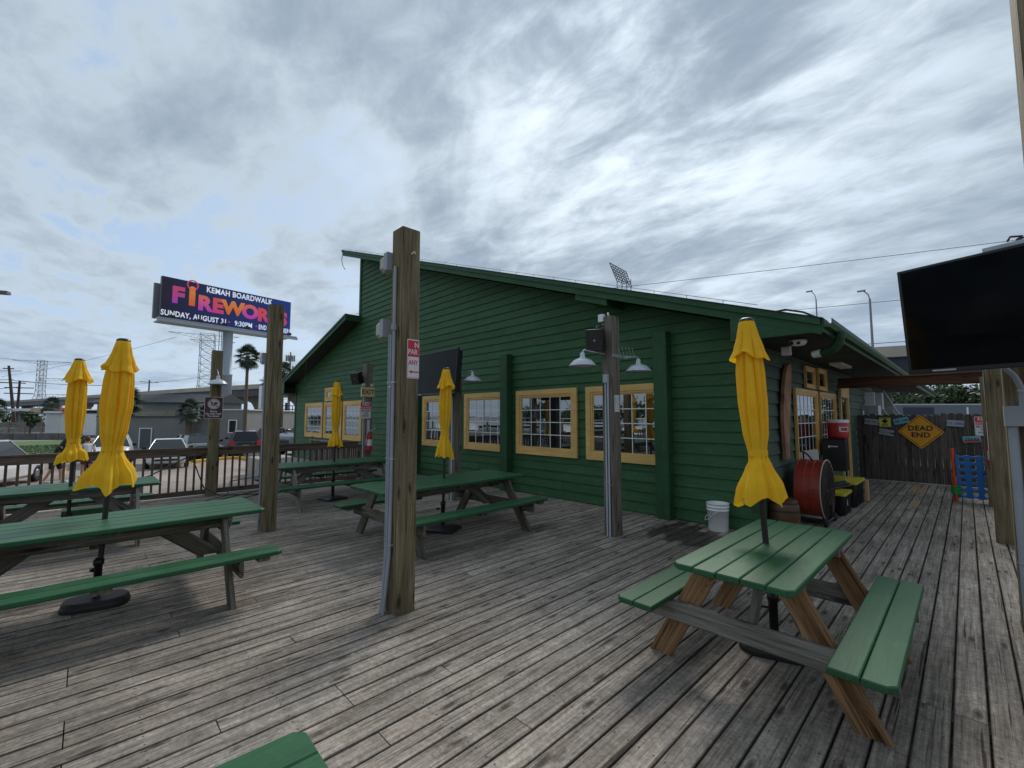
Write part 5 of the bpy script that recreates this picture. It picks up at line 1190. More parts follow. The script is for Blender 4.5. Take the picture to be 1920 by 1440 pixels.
# ---------------------------------------------------------------- overpass
A = Vector((-328.9, -30.6)); Bp = Vector((-5.3, 53.0)); dv = (Bp - A).normalized(); nrm = Vector((-dv.y, dv.x)); L_ = (Bp - A).length
br = thing('overpass', 'long concrete highway overpass with dark blue girders on arched piers', 'bridge', (A.x, A.y, 0), rz=math.atan2(dv.y, dv.x))
zt1 = 8.8
def zd(s_): return zt1 - 0.65 * max(0, (s_ - 200) / 134)
q = MB(); q2 = MB(); 
seg = [0, 100, 200, 260, 300, 334, 420]
for a, b in zip(seg, seg[1:]):
    za, zb_ = zd(a), zd(b)
    q.add([(a, 0, za), (b, 0, zb_), (b, 0, zb_ - 1.0), (a, 0, za - 1.0), (a, 11, za), (b, 11, zb_), (b, 11, zb_ - 1.0), (a, 11, za - 1.0)], [(0, 1, 2, 3), (4, 5, 6, 7), (0, 1, 5, 4), (3, 2, 6, 7)])
    q2.add([(a, 0.5, za - 1.0), (b, 0.5, zb_ - 1.0), (b, 0.5, zb_ - 2.5), (a, 0.5, za - 2.5), (a, 10.5, za - 1.0), (b, 10.5, zb_ - 1.0), (b, 10.5, zb_ - 2.5), (a, 10.5, za - 2.5)], [(0, 1, 2, 3), (4, 5, 6, 7), (3, 2, 6, 7)])
q.build('parapet', CONCT, br); q2.build('girder', GIRD, br)
def pier(s_):
    z1 = zd(s_) - 2.5; pts = []
    hw = 5.6
    P = [(-2.0, GZ), (-2.0, z1 - 4.2)]
    for i in range(7): a = math.pi / 2 * i / 6; P.append((-2.0 - 3.4 * (1 - math.cos(a)), z1 - 4.2 + 3.2 * math.sin(a)))
    P.append((-5.4, z1)); P += [(-x, z) for x, z in reversed(P)]
    m_ = MB().prism(P, 1, -0.9, 0.9); mapv(m_, RZ(0)); o = m_.build('pier', PIERC, br); o.location = (s_, 5.5, 0); 
for s_ in (20, 60, 100, 140, 172, 196, 206, 221.5, 238, 262, 300): pier(s_)
# street lamps on the overpass
def lamp_post(label, x, y, z0, z1, r=0.13):
    t = thing('street_lamp', label, 'street lamp', (x, y, z0), group='tall street lamps of the overpass'); h = z1 - z0
    MB().tube([(0, 0, 0), (0, 0, h * .93)], [r * 1.3, r * .8], 8).build('pole', STEEL, t); MB().tube([(0, 0, h * .93), (-0.15, -0.1, h * .97), (-0.6, -0.4, h)], r * .5, 6).build('arm', STEEL, t)
    MB().cbox(0.9, 0.35, 0.2, 0.05, c=(-.8, -.5, h)).build('lamp_head', STEEL, t)
lamp_post('street lamp on the overpass above the eave corner, left one', -16.9, 88.9, 2.0, 23.1, 0.12); lamp_post('street lamp on the overpass, right of the eave corner', -8.35, 76.1, 2.0, 18.8, 0.15)
t = thing('street_lamp', 'grey parking lot lamp head reaching in from the left edge of the sky', 'street lamp', (-31.5, -6.5, GZ)); MB().tube([(0, 0, 0), (0, 0, 8.25)], 0.1, 8).build('pole', STEEL, t); 
beam('lamp_head', (0, 0, 8.28), (1.45, 3.7, 8.28), 0.3, 0.14, GREYW, t)

# ---------------------------------------------------------------- buildings to the left
def wbox(name, a, b, m, parent): return MB().b2(a, b).build(name, m, parent)
LBt = thing('low_grey_building', 'low flat roofed dark grey building behind the parked cars', 'building', (-45.2, 8.1, GZ), rz=math.atan2(7.2, 5.5))
# local x runs along the front wall to the right, local y goes back
wbox('wall', (-9.2, 0, 0), (0, 14, 2.61), GBLD, LBt); wbox('coping', (-9.3, -0.12, 2.61), (0.0, 14, 2.69), mat('dark coping', (0.05, 0.05, 0.055), 0.6), LBt)
wbox('wall', (0.001, -0.15, 0), (2.6, 13, 3.2), GBLD, LBt); wbox('coping', (-0.05, -0.25, 3.2), (2.75, 13, 3.28), WHITE, LBt)
DG = mat('grey green door', (0.10, 0.115, 0.115), 0.6)
for x0 in (-8.6, -5.9):
    d_ = wbox('door', (x0, -0.05, 0), (x0 + 0.85, 0.0, 1.62), DG, LBt)
    for a, b in (((x0 - .08, -0.09, 0), (x0, -0.04, 1.70)), ((x0 + .85, -0.09, 0), (x0 + .93, -0.04, 1.70)), ((x0, -0.09, 1.62), (x0 + .85, -0.04, 1.70))): wbox('trim', a, b, WHITE, d_)
w2 = wbox('window', (1.2, -0.20, 1.3), (1.75, -0.155, 2.3), CGLASS, LBt)
for a, b in (((1.12, -0.23, 1.23), (1.2, -0.16, 2.38)), ((1.75, -0.23, 1.23), (1.83, -0.16, 2.38)), ((1.2, -0.23, 2.3), (1.75, -0.16, 2.38)), ((1.2, -0.23, 1.23), (1.75, -0.16, 1.3))): wbox('frame', a, b, WHITE, w2)
MB().tube([(-7.5, -0.3, 0), (-7.5, -0.3, 1.9)], 0.08, 6).tube([(-7.0, -0.3, 0), (-7.0, -0.3, 1.7)], 0.05, 6).tube([(-1.6, -0.2, 0), (-1.6, -0.2, 1.7)], 0.07, 6).build('vent_pipe', GREYW, LBt)
UBt = thing('grey_siding_building', 'pale grey siding building with a dark shingled roof behind the low building', 'building', (-51.4, 8.7, GZ), rz=math.atan2(7.7, 7.4))
wbox('wall', (-11, 0, 0), (0.0, 5, 4.05), GSID, UBt)
for k in range(14): wbox('siding_board', (-11, -0.03, 2.2 + k * .135), (0, -0.005, 2.32 + k * .135), GSID, UBt)
MB().prism([(-0.5, 4.02), (5.5, 4.02), (2.5, 4.95)], 0, -11.4, 0.4).build('roof', GROOF, UBt)
wbox('window', (-8.4, -0.06, 2.75), (-7.5, -0.035, 3.3), CGLASS, UBt); wbox('awning_panel', (-7.4, -0.06, 2.65), (-3.3, -0.035, 3.2), mat('tan panel', (0.38, 0.32, 0.24), 0.8), UBt)
fr_ = wbox('window', (-0.95, -0.06, 2.8), (0.0, -0.035, 3.75), CGLASS, UBt)
for a, b in (((-1.1, -.12, 2.7), (-.95, -.06, 3.9)), ((-.0, -.12, 2.7), (.15, -.06, 3.9)), ((-.95, -.12, 3.75), (0, -.06, 3.9))): wbox('frame', a, b, WHITE, fr_)
MB().tube([(-10, -7, 2.9), (0.5, -7, 2.9)], 0.04, 5).build('roof_rail', STEEL, UBt)
wt = thing('white_siding_building', 'small white siding building with red fascia beyond the left umbrella', 'building', (-80.1, -3.4, GZ), rz=math.atan2(1.34, 1.3))
wbox('wall', (-0.3, 0, 0.3), (6.5, 8, 3.0), WHITE, wt); wbox('fascia_board', (-0.2, -0.4, 3.0), (2.0, 8, 3.3), WHITE, wt); wbox('roof', (-0.6, -0.2, 3.3), (8, 9, 3.42), GROOF, wt)
for k in range(12): wbox('siding_board', (-0.25, -0.03, 0.4 + k * .21), (1.6, -0.003, 0.58 + k * .21), WHITE, wt)
wbox('base_wall', (-1, -0.2, 0), (9, 0.0, 0.3), CONCD, wt)
gc = thing('filling_station', 'filling station canopy with white and tan fascia under the overpass', 'canopy', (-110, -9, GZ), rz=math.atan2(4.3, 4.1))
wbox('roof', (-22, 0, 3.55), (6, 12, 3.95), WHITE, gc); wbox('fascia', (5.9, -2.5, 3.0), (8.9, -0.5, 4.0), mat('tan striped fascia', (0.50, 0.40, 0.26), 0.6), gc); wbox('red_fascia', (8.91, -2.5, 3.0), (10.8, -0.5, 4.0), SIGNR, gc)
for x_ in (-18, -10, -2): wbox('column', (x_, 3, 0), (x_ + .5, 3.5, 3.55), GREYP, gc)
cw_ = thing('retaining_wall', 'stained concrete retaining wall along the far edge of the lawn', 'wall', (-78.5, -9.0, GZ), rz=math.atan2(5, 4.9))
wbox('wall', (-9, 0, 0), (12, 0.4, 0.75), CONCD, cw_)
for k in range(7): wbox('joint', (-6 + k * 2.6, -0.012, 0), (-5.93 + k * 2.6, -0.002, 0.75), INK, cw_)
bf = thing('plank_fence', 'weathered grey plank fence above the concrete retaining wall', 'fence', (-85.0, -3.6, GZ), rz=math.atan2(3.3, 3.2))
for k in range(5): wbox('fence_board', (-7.5, 0, 0.55 + k * .27), (-0.5, 0.05, 0.79 + k * .27), GREYW, bf)
for k in range(4): wbox('post', (-7.4 + k * 2.2, -0.05, 0), (-7.2 + k * 2.2, -0.001, 1.9), GREYW, bf)

# ---------------------------------------------------------------- vehicles
def car(name, label, cat, x, y, head, paint, L=4.6, W=1.84, H=1.48, kind='sedan', plate_=False, gz=None, group=None):
    """heading angle: direction the front points, in degrees from +X"""
    t = thing(name, label, cat, (x, y, GZ if gz is None else gz), rz=R(head), group=group or 'vehicles in the parking lot')
    l = L / 2
    if kind == 'sedan':
        roofp = [(-l * .62, 0.98), (-l * .28, H - .04), (-l * .05, H), (l * .16, H - .03), (l * .52, 0.96)]; belt = 0.93; hood = 0.86; tail = 0.98
    elif kind == 'suv':
        roofp = [(-l * .97, 1.08), (-l * .82, H - .06), (-l * .4, H), (l * .10, H - .04), (l * .48, 1.06)]; belt = 1.02; hood = 1.02; tail = 1.06
    else:
        roofp = [(-l * .20, 1.25), (-l * .14, H - .03), (0.05, H), (l * .22, H - .04), (l * .46, 1.22)]; belt = 1.2; hood = 1.18; tail = 1.2
    # lower body: lofted cross sections
    st = [(-l, .55, .42, tail - .15), (-l * .97, .86, .30, tail - .03), (-l * .8, .97, .24, tail), (-l * .4, 1.0, .22, belt), (0, 1.0, .22, belt), (l * .4, 1.0, .22, belt), (l * .62, .98, .22, hood + .0), (l * .85, .92, .24, hood - .07), (l * .96, .80, .30, hood - .16), (l, .58, .40, hood - .32)]
    vs = []; fs = []
    for xx, w, z0, z1 in st:
        w = w * W / 2; zm = z0 + (z1 - z0) * .62
        vs += [(xx, -w * .86, z0), (xx, -w, z0 + .12), (xx, -w, zm), (xx, -w * .93, z1 - .015), (xx, -w * .6, z1 + .025), (xx, w * .6, z1 + .025), (xx, w * .93, z1 - .015), (xx, w, zm), (xx, w, z0 + .12), (xx, w * .86, z0)]
    n = 10
    for i in range(len(st) - 1): fs += [(i * n + k, i * n + (k + 1) % n, (i + 1) * n + (k + 1) % n, (i + 1) * n + k) for k in range(n)]
    fs += [tuple(range(n)), tuple(range(len(st) * n - 1, (len(st) - 1) * n - 1, -1))]
    bo_ = MB().add(vs, fs, False).build('body', paint, t); bo_.modifiers.new('b', 'BEVEL').width = 0.03
    # greenhouse
    wb, wt_ = W / 2 * .88, W / 2 * .62
    q = MB(); g = MB()
    P = roofp; N_ = len(P)
    base = [(P[0][0], belt), (P[-1][0], belt)]
    poly = [(P[0][0], belt - .02)] + P + [(P[-1][0], belt - .02)]
    def wz(z): return wb + (wt_ - wb) * min(1, max(0, (z - belt) / (H - belt)))
    gl = [(x_, -wz(z_), z_) for x_, z_ in poly]; gr_ = [(x_, wz(z_), z_) for x_, z_ in poly]; m2 = len(poly)
    g.add(gl + gr_, [tuple(range(m2)), tuple(range(2 * m2 - 1, m2 - 1, -1))] + [(i, i + 1, m2 + i + 1, m2 + i) for i in range(m2 - 1)])
    g.build('window', CGLASS, t)
    # roof panel and pillars
    rp_ = P[1:-1]; vs = [(x_, s_ * (wz(z_) + .012), z_ + dz) for x_, z_ in rp_ for s_ in (-1, 1) for dz in (-.05, .02)]
    fs = []
    for i in range(len(rp_) - 1):
        a = i * 4; fs += [(a + 1, a + 5, a + 7, a + 3), (a, a + 4, a + 5, a + 1), (a + 2, a + 3, a + 7, a + 6)]
    fs += [(0, 1, 3, 2), tuple(len(vs) - 4 + k for k in (0, 2, 3, 1))]
    q.add(vs, fs)
    def pillar(pa, pb, w=.05):
        for s_ in (-1, 1): q.tube([(pa[0], s_ * (wz(pa[1]) + .005), pa[1]), (pb[0], s_ * (wz(pb[1]) + .005), pb[1])], w / 2, 4)
    pillar(P[0], P[1], .09); pillar((P[-1][0], belt), P[-2], .055); mx = (P[1][0] + P[-2][0]) / 2; pillar((mx, belt), (mx, H - .03), .08)
    if kind == 'suv': pillar((-l * .5, belt), (-l * .45, H - .03), .10)
    q.build('roof', paint, t)
    wh = 0.34 if kind != 'truck' else 0.42
    for sx in (-l * .60, l * .62):
        for s_ in (-1, 1):
            wl = MB().lathe([(0.0, -.10), (wh * .92, -.10), (wh, -.07), (wh, .07), (wh * .92, .10), (wh * .6, .10), (wh * .55, .06), (0, .05)], 20, T((sx, s_ * (W / 2 - .09), wh)) @ Matrix.Rotation(R(-90 * s_), 4, 'X')).build('wheel', RUBR, t)
            MB().lathe([(0, .075), (wh * .3, .085), (wh * .58, .075), (wh * .58, .05)], 12, T((sx, s_ * (W / 2 - .09), wh)) @ Matrix.Rotation(R(-90 * s_), 4, 'X')).build('rim', RIM, wl)
    for s_ in (-1, 1):
        MB().cbox(.10, .42, .15, .03, c=(l * .93, s_ * W * .36, hood - .26)).build('headlight', SIGNW, t)
        MB().cbox(.14, .22 if kind == 'suv' else .34, .42 if kind == 'suv' else .18, .03, c=(-l * .955, s_ * W * .41, tail - .18)).build('tail_light', SIGNR, t)
        if kind == 'suv': MB().cbox(.10, W * .46, .30, .03, c=(-l * .985, s_ * W * .24, .42)).build('bumper', BLK, t)
        MB().cbox(.16, .20, .15, .04, c=(P[-1][0] - .12, s_ * (W / 2 + .08), belt + .10)).build('mirror', BLK, t)
    MB().b2((l * .97, -W * .28, .42), (l * 1.0 + .01, W * .28, hood - .34)).build('grille', BLK, t)
    if plate_: MB().b2((-l * 1.0 - .01, -.2, .62), (-l * .97, .2, .78)).build('licence_plate', SIGNW, t)
    if kind == 'truck': MB().b2((-l * .98, -W * .42, 1.18), (-l * .22, W * .42, 1.235)).build('bed_cover', BLK, t)
    return t
PWH = mat('white car paint', (0.72, 0.74, 0.76), 0.25, coat=0.6, var=0.03); PBK = mat('black car paint', (0.015, 0.016, 0.02), 0.22, coat=0.8, var=0.05); PBL = mat('dark blue car paint', (0.012, 0.02, 0.035), 0.22, coat=0.8, var=0.05)
PGR = mat('grey car paint', (0.13, 0.14, 0.16), 0.25, 0.3, coat=0.7, var=0.05); PRD = mat('red car paint', (0.45, 0.012, 0.015), 0.25, coat=0.6, var=0.05)
car('parked_car', 'white sedan facing the deck, left of the railing post', 'car', -30.6, 3.35, -7, PWH, W=1.8, L=4.5, H=1.45)
car('parked_car', 'white car half hidden behind the largest yellow umbrella', 'car', -33.6, 1.15, -5, PWH, W=1.8, H=1.62, kind='suv')
car('parked_car', 'dark car just left of the birds sign post', 'car', -34.6, 5.3, 5, PBK, L=4.4, H=1.52, kind='suv')
car('parked_car', 'black suv seen from behind with a white number plate', 'car', -35.6, 8.1, 170, PBK, H=1.7, L=4.6, kind='suv', plate_=True)
car('parked_car', 'dark blue suv between the two timber posts', 'car', -36.6, 10.0, -28, PBL, H=1.80, kind='suv')
car('parked_truck', 'grey pickup truck nosing out behind the restaurant corner', 'truck', -26.6, 9.9, -62, PGR, L=5.6, W=2.05, H=1.98, kind='truck', gz=-0.42)
car('parked_car', 'white suv at the left edge with dark windows and red tail lights', 'car', -25.9, -2.75, 158, PWH, L=4.7, W=1.95, H=1.80, kind='suv')
ORD = ('first', 'second', 'third', 'fourth', 'fifth', 'sixth', 'seventh', 'eighth', 'ninth', 'tenth', 'eleventh', 'twelfth', 'thirteenth', 'last')
cols = (PWH, PBK, PWH, PGR, PWH, PGR, PBK, PWH, PRD)
base_c = []
for i in range(8):
    c_ = car('parked_car', 'small distant car under the overpass at the filling station, number in a row of like cars', 'car', -118 + i * 3.1, -16 + i * 3.4, 60, cols[i], group='distant cars at the filling station')
    c_['label'] = ('white', 'black', 'white', 'grey', 'white', 'grey', 'black', 'white')[i] + ' distant car under the overpass, ' + ('first', 'second', 'third', 'fourth', 'fifth', 'sixth', 'seventh', 'eighth')[i] + ' in the row from the left'

# ---------------------------------------------------------------- people
def skin_body(name, pts, edges, rad, m, parent, root=0):
    me = bpy.data.meshes.new(name); me.from_pydata(pts, edges, []); me.materials.append(m)
    o = bpy.data.objects.new(name, me); link(o, parent); o.modifiers.new('skin', 'SKIN')
    if not me.skin_vertices: 
        pass
    sv = me.skin_vertices[0].data if me.skin_vertices else None
    if sv is None:
        return o
    for i, r in enumerate(rad): sv[i].radius = (r, r) if not isinstance(r, tuple) else r
    sv[root].use_root = True
    s = o.modifiers.new('sub', 'SUBSURF'); s.levels = s.render_levels = 2; return o
def person(label, x, y, rz, h, hairm, shirtm, pantm, lean=0.0, long_hair=False, stride=0.2):
    t = thing('person', label, 'person', (x, y, GZ), rz=R(rz)); k = h / 1.7; lx = lean
    # x forward
    P = [(0, 0, .95), (0.03 + lx * .2, 0, 1.12), (0.03 + lx * .6, 0, 1.35), (lx * .9 + .02, 0, 1.46), (lx * 1.05 + .03, 0, 1.55), (lx * 1.15 + .04, 0, 1.66),
         (0, .10, .90), (stride * .45, .11, .50), (stride * .5, .11, .07), (stride * .5 + .16, .11, .04),
         (0, -.10, .90), (-stride * .2, -.11, .50), (-stride, -.11, .09), (-stride + .14, -.11, .04),
         (lx * .75, .19, 1.40), (lx * .6 + .02, .24, 1.13), (lx + .12, .22, .92), (lx + .17, .21, .84),
         (lx * .75, -.19, 1.40), (lx * .6 - .04, -.24, 1.13), (lx + .05, -.23, .90), (lx + .08, -.22, .82)]
    E_ = [(0, 1), (1, 2), (2, 3), (3, 4), (4, 5), (0, 6), (6, 7), (7, 8), (8, 9), (0, 10), (10, 11), (11, 12), (12, 13), (2, 14), (14, 15), (15, 16), (16, 17), (2, 18), (18, 19), (19, 20), (20, 21)]
    rd = [.135, .12, .15, .06, .085, .075, .095, .06, .04, .035, .095, .06, .04, .035, .055, .042, .03, .03, .055, .042, .03, .03]
    P = [tuple(c * k for c in p) for p in P]; rd = [r * k for r in rd]
    me = bpy.data.meshes.new('body'); me.from_pydata(P, E_, []); me.materials.append(SKIN); o = bpy.data.objects.new('body', me); link(o, t)
    mod = o.modifiers.new('skin', 'SKIN')
    for i, r in enumerate(rd): me.skin_vertices[0].data[i].radius = (r, r)
    me.skin_vertices[0].data[0].use_root = True
    s = o.modifiers.new('sub', 'SUBSURF'); s.levels = s.render_levels = 2
    def chain(nm, idx, ed, sc_, m):
        me = bpy.data.meshes.new(nm); me.from_pydata([P[i] for i in idx], ed, []); me.materials.append(m); o = bpy.data.objects.new(nm, me); link(o, t); o.modifiers.new('skin', 'SKIN')
        for j, i in enumerate(idx): r = rd[i] * sc_ + .014; me.skin_vertices[0].data[j].radius = (r, r)
        me.skin_vertices[0].data[0].use_root = True; s = o.modifiers.new('sub', 'SUBSURF'); s.levels = s.render_levels = 1
    chain('shirt', [1, 2, 14, 15, 18, 19, 0], [(0, 1), (1, 2), (2, 3), (1, 4), (4, 5), (0, 6)], 1.12, shirtm)
    chain('shorts', [0, 6, 7, 10, 11], [(0, 1), (1, 2), (0, 3), (3, 4)], 1.15, pantm)
    hx, hz = P[5][0], P[5][2]
    MB().lathe([(0, .13), (.06, .115), (.095, .06), (.105, 0), (.10, -.05), (.085, -.09)], 16, T((hx - .03, 0, hz - .02)) @ Matrix.Rotation(R(-14), 4, 'Y')).build('hair', hairm, t)
    if long_hair: MB().tube([(hx - .05, 0, hz + .02), (hx - .12, 0, hz - .12), (hx - .16, 0, hz - .3), (hx - .17, 0, hz - .48)], [.09, .12, .12, .07], 12).build('long_hair', hairm, t)
    q = MB().box((hx + .08, 0, hz - .065), (.03, .025, .04))
    for s_ in (-1, 1): q.box((hx + .066, .032 * s_, hz - .035), (.012, .02, .012))
    q.build('face', HAIR, t)
    for i in (9, 13): MB().cbox(.26 * k, .10 * k, .08 * k, .03, c=(P[i][0] - .04, P[i][1], .045)).build('shoe', WPL, t)
    return t
BKC = mat('black clothing', (0.012, 0.012, 0.013), 0.9); WHC = mat('white clothing', (0.75, 0.75, 0.75), 0.9); RDC = mat('dark red shorts', (0.14, 0.035, 0.03), 0.9)
person('woman in black with long dark hair walking across the parking lot', -25.9, -0.80, 55, 1.72, HAIR, BKC, BKC, lean=0.30, long_hair=True, stride=0.28)
person('person in white shirt and dark red shorts behind the left umbrellas', -27.4, 0.13, 200, 1.74, HAIR2, WHC, RDC, lean=0.05)

# ---------------------------------------------------------------- palms
def frond_mesh():
    mb = MB(); n = 17
    mb.tube([(0, 0, 0), (0.5, 0, 0.12), (0.85, 0, 0.16)], [0.03, 0.022, 0.015], 4)
    for i in range(n):
        a = R(-105 + 210 * i / (n - 1)); L = 0.85 * (1 - 0.25 * abs(i - n / 2) / n) + random.uniform(-.06, .06); w = 0.045
        d = Vector((math.cos(a), math.sin(a), 0)); s = Vector((-math.sin(a), math.cos(a), 0)); o = Vector((0.8, 0, 0.16))
        p1 = o + d * L * .5 + Vector((0, 0, .05)); p2 = o + d * L * .85 + Vector((0, 0, -.04)); p3 = o + d * L * 1.05 + Vector((0, 0, -.28))
        mb.add([o, p1 + s * w * 1.6, p1 - s * w * 1.6, p2 + s * w, p2 - s * w, p3], [(0, 2, 1), (1, 2, 4, 3), (3, 4, 5)])
    return mb.mesh('frond', PALML)
FR = frond_mesh()
def palm(label, x, y, h, s=1.0, nf=30, lean=(0, 0), r=0.22):
    t = thing('palm_tree', label, 'palm tree', (x, y, GZ), group='fan palms beyond the deck')
    pts = []; rr = []
    for i in range(25):
        f = i / 24; pts.append((lean[0] * f * f, lean[1] * f * f, h * f)); rr.append(r * 0.8 * (1.15 - 0.5 * f + (0.45 * max(0, (f - .82) / .18) if h > 4 else 0.5 * f)) * random.uniform(.94, 1.06))
    MB().tube(pts, rr, 9).build('trunk', PUNT, t)
    for i in range(nf):
        o = bpy.data.objects.new('frond', FR); link(o, t); a = i * 2.39996; el = R(78 - 135 * (i / nf) ** 0.8)
        o.matrix_local = T((lean[0], lean[1], h - 0.02 * i * s)) @ RZ(a) @ Matrix.Rotation(-el, 4, 'Y') @ Matrix.Rotation(random.uniform(-.4, .4), 4, 'X') @ Matrix.Scale(s * random.uniform(.85, 1.12), 4)
    return t
palm('tall slender fan palm between the two timber posts', -41.9, 9.56, 7.75, 0.62, 32, r=0.19)
palm('small fan palm left of the birds sign', -45.5, 6.25, 3.15, 0.66, 24, r=0.24)
palm('fan palm right beside the largest umbrella', -51.8, 2.6, 4.0, 0.85, 26, r=0.24)
palm('fan palm half hidden behind the second umbrella', -84.5, -3.3, 4.0, 0.85, 22, r=0.22)
palm('dark fan palm at the left picture edge', -91.0, -8.6, 3.7, 0.9, 22, r=0.25)
palm('fan palm whose crown shows right of the greenish timber post', -48.4, 14.3, 7.3, 0.66, 24, r=0.18)
palm('short fan palm whose crown shows just left of the timber post', -50.5, 13.6, 6.1, 0.62, 22, r=0.18)

# ---------------------------------------------------------------- trees
def leaf_cloud(name, clumps, n, size, m, parent):
    """many small leaf faces spread through overlapping clumps"""
    mb = MB(); vs = []; fs = []
    tot = sum(c[3] ** 2 for c in clumps)
    for cx, cy, cz, r in clumps:
        for _ in range(int(n * r * r / tot)):
            d = Vector((random.gauss(0, 1), random.gauss(0, 1), random.gauss(0, .8))).normalized(); rr = r * random.uniform(.55, 1.08) * (1 + .25 * pnoise(d * 2.3 + Vector((cx, cy, cz))))
            p = Vector((cx, cy, cz)) + d * rr; a = Vector((random.gauss(0, 1), random.gauss(0, 1), random.gauss(0, 1))).normalized(); b = a.cross(d).normalized() * size * random.uniform(.5, 1.2); a = a * size * random.uniform(.6, 1.3)
            i = len(vs); vs += [p - a * .5, p + b * .5, p + a * .5, p - b * .5]; fs.append((i, i + 1, i + 2, i + 3))
    mb.add(vs, fs); return mb.build(name, m, parent)
def tree(label, x, y, h, rad, n=4500, size=0.35, base=GZ, seed=0):
    random.seed(100 + seed); t = thing('tree', label, 'tree', (x, y, base))
    MB().tube([(0, 0, 0), (.1, .05, h * .3), (-.05, .1, h * .62)], [h * .04, h * .03, h * .012], 8).build('trunk', PUNT, t)
    q = MB(); cl = []
    for i in range(11):
        a = i * 2.4; rr = rad * random.uniform(.3, .85); z = h * random.uniform(.45, .88); p = (rr * math.cos(a), rr * math.sin(a), z); q.tube([(0, 0, h * .4), (p[0] * .5, p[1] * .5, z * .85), p], [h * .014, h * .01, .02], 5)
        cl.append((*p, rad * random.uniform(.28, .48)))
    q.build('limb', PUNT, t); leaf_cloud('crown', cl, n, size, LEAF, t); return t
tree('broad green tree beyond the fence, left one behind the grey trailer', -8.0, 78, 6.2, 6.5, 6000, .5, seed=1); tree('tallest green tree beyond the fence behind the grey trailer', -3.2, 84, 6.9, 5.5, 6000, .5, seed=2)
tree('green tree beyond the fence right of the tallest one', 1.0, 86, 5.9, 5.5, 6000, .5, seed=3); tree('green tree beyond the fence nearest the right posts', 5.0, 80, 5.2, 5.5, 4500, .5, seed=4)
tree('thin leafed tree seen under the drooping metal eave', -5.2, 44, 4.4, 2.2, 1400, .3, seed=5)
tree('small dark tree in front of the white siding building', -78.5, -4.8, 3.6, 0.8, 1300, .25, seed=6)
t = thing('bush', 'rounded dark bush at the edge of the lawn behind the left umbrella', 'bush', (-47.5, -0.4, GZ)); MB().tube([(0, 0, 0), (0, 0, .5)], .05, 6).build('stem', PUNT, t); leaf_cloud('foliage', [(0, 0, .55, .62), (.3, .3, .5, .5), (-.2, -.3, .5, .5)], 2600, .14, LEAF, t)
def treeline(label, x0, y0, x1, y1, n, h, seed, kind='stuff'):
    random.seed(seed); mb = []; 
    for i in range(n):
        f = i / n; mb.append((x0 + (x1 - x0) * f + random.uniform(-3, 3), y0 + (y1 - y0) * f + random.uniform(-3, 3), h * random.uniform(.25, .6) + GZ, h * random.uniform(.32, .55)))
    o = leaf_cloud('tree_line', mb, n * 420, h * .12, LEAF, None); tag(o, label, 'trees', kind='stuff')
treeline('distant dark tree line low behind the filling station', -190, -55, -150, 30, 26, 3.6, 31)
treeline('distant tree line on the far side of the harbour', -160, -150, 90, -110, 50, 9, 32)
random.seed(77)
# ---------------------------------------------------------------- lattice towers, poles and wires
def lattice(label, x, y, h, wb_, wt_, rz, arms, cat='transmission tower', r=0.12, name='transmission_tower'):
    t = thing(name, label, cat, (x, y, GZ), rz=R(rz)); q = MB(); n = 12
    def W_(z): f = z / h; return wb_ + (wt_ - wb_) * min(1, f / .45) if f < .45 else wt_
    for sx in (-1, 1):
        for sy in (-1, 1): q.tube([(sx * W_(h * k / n) / 2, sy * W_(h * k / n) / 2, h * k / n) for k in range(n + 1)], r, 4)
    q.build('leg', STEEL, t); q = MB()
    for k in range(n):
        z0, z1 = h * k / n, h * (k + 1) / n; a, b = W_(z0) / 2, W_(z1) / 2
        for s_ in (-1, 1):
            q.tube([(-a, s_ * a, z0), (b, s_ * b, z1)], r * .6, 4).tube([(a, s_ * a, z0), (-b, s_ * b, z1)], r * .6, 4).tube([(s_ * a, -a, z0), (s_ * b, b, z1)], r * .6, 4).tube([(-b, s_ * b, z1), (b, s_ * b, z1)], r * .6, 4)
    q.build('bracing', STEEL, t)
    for (z, l0, l1) in arms:
        q = MB().tube([(-l0, 0, z + .3), (0, 0, z), (l1, 0, z + .1)], r * .8, 4).tube([(-l0, 0, z + .3), (0, wt_ / 2, z - 1.6), (l1, 0, z + .1)], r * .6, 4)
        for k in range(6): f = k / 6; q.tube([(l1 * f, 0, z + .05), (l1 * (f + .12), 0, z - 1.6 * (1 - f - .1))], r * .4, 4).tube([(-l0 * f, 0, z + .2), (-l0 * (f + .12), 0, z - 1.6 * (1 - f - .1))], r * .4, 4)
        q.build('cross_arm', STEEL, t)
    return t
lattice('lattice transmission tower far left under the pale sky', -321, -17, 30.5, 9.0, 2.6, 70, [(30, 11, 11), (21.5, 1, 12), (13.5, 1, 12)], r=.11)
lattice('lattice transmission tower behind the billboard pole', -178.6, 28.6, 30.5, 8.5, 4.0, 75, [(30.2, 11, 9), (28.2, 5, 8), (11, 7, 1)], r=.085)
t = thing('lattice_sign_frame', 'slanted steel lattice frame rising behind the long roof', 'lattice frame', (-53.7, 84.9, GZ), rz=R(32)); q = MB()
P4_ = [(-1.4, 0, 37.6), (2.2, 0, 35.2), (3.4, 0, 31.6), (0.2, 0, 33.2)]
q.tube(P4_ + [P4_[0]], .12, 4)
for i in range(1, 6):
    f = i / 6; a = Vector(P4_[0]).lerp(Vector(P4_[3]), f); b = Vector(P4_[1]).lerp(Vector(P4_[2]), f); q.tube([a, b], .09, 4); a = Vector(P4_[0]).lerp(Vector(P4_[1]), f); b = Vector(P4_[3]).lerp(Vector(P4_[2]), f); q.tube([a, b], .08, 4)
    a = Vector(P4_[0]).lerp(Vector(P4_[1]), f - 1 / 6); q.tube([a, b], .05, 4)
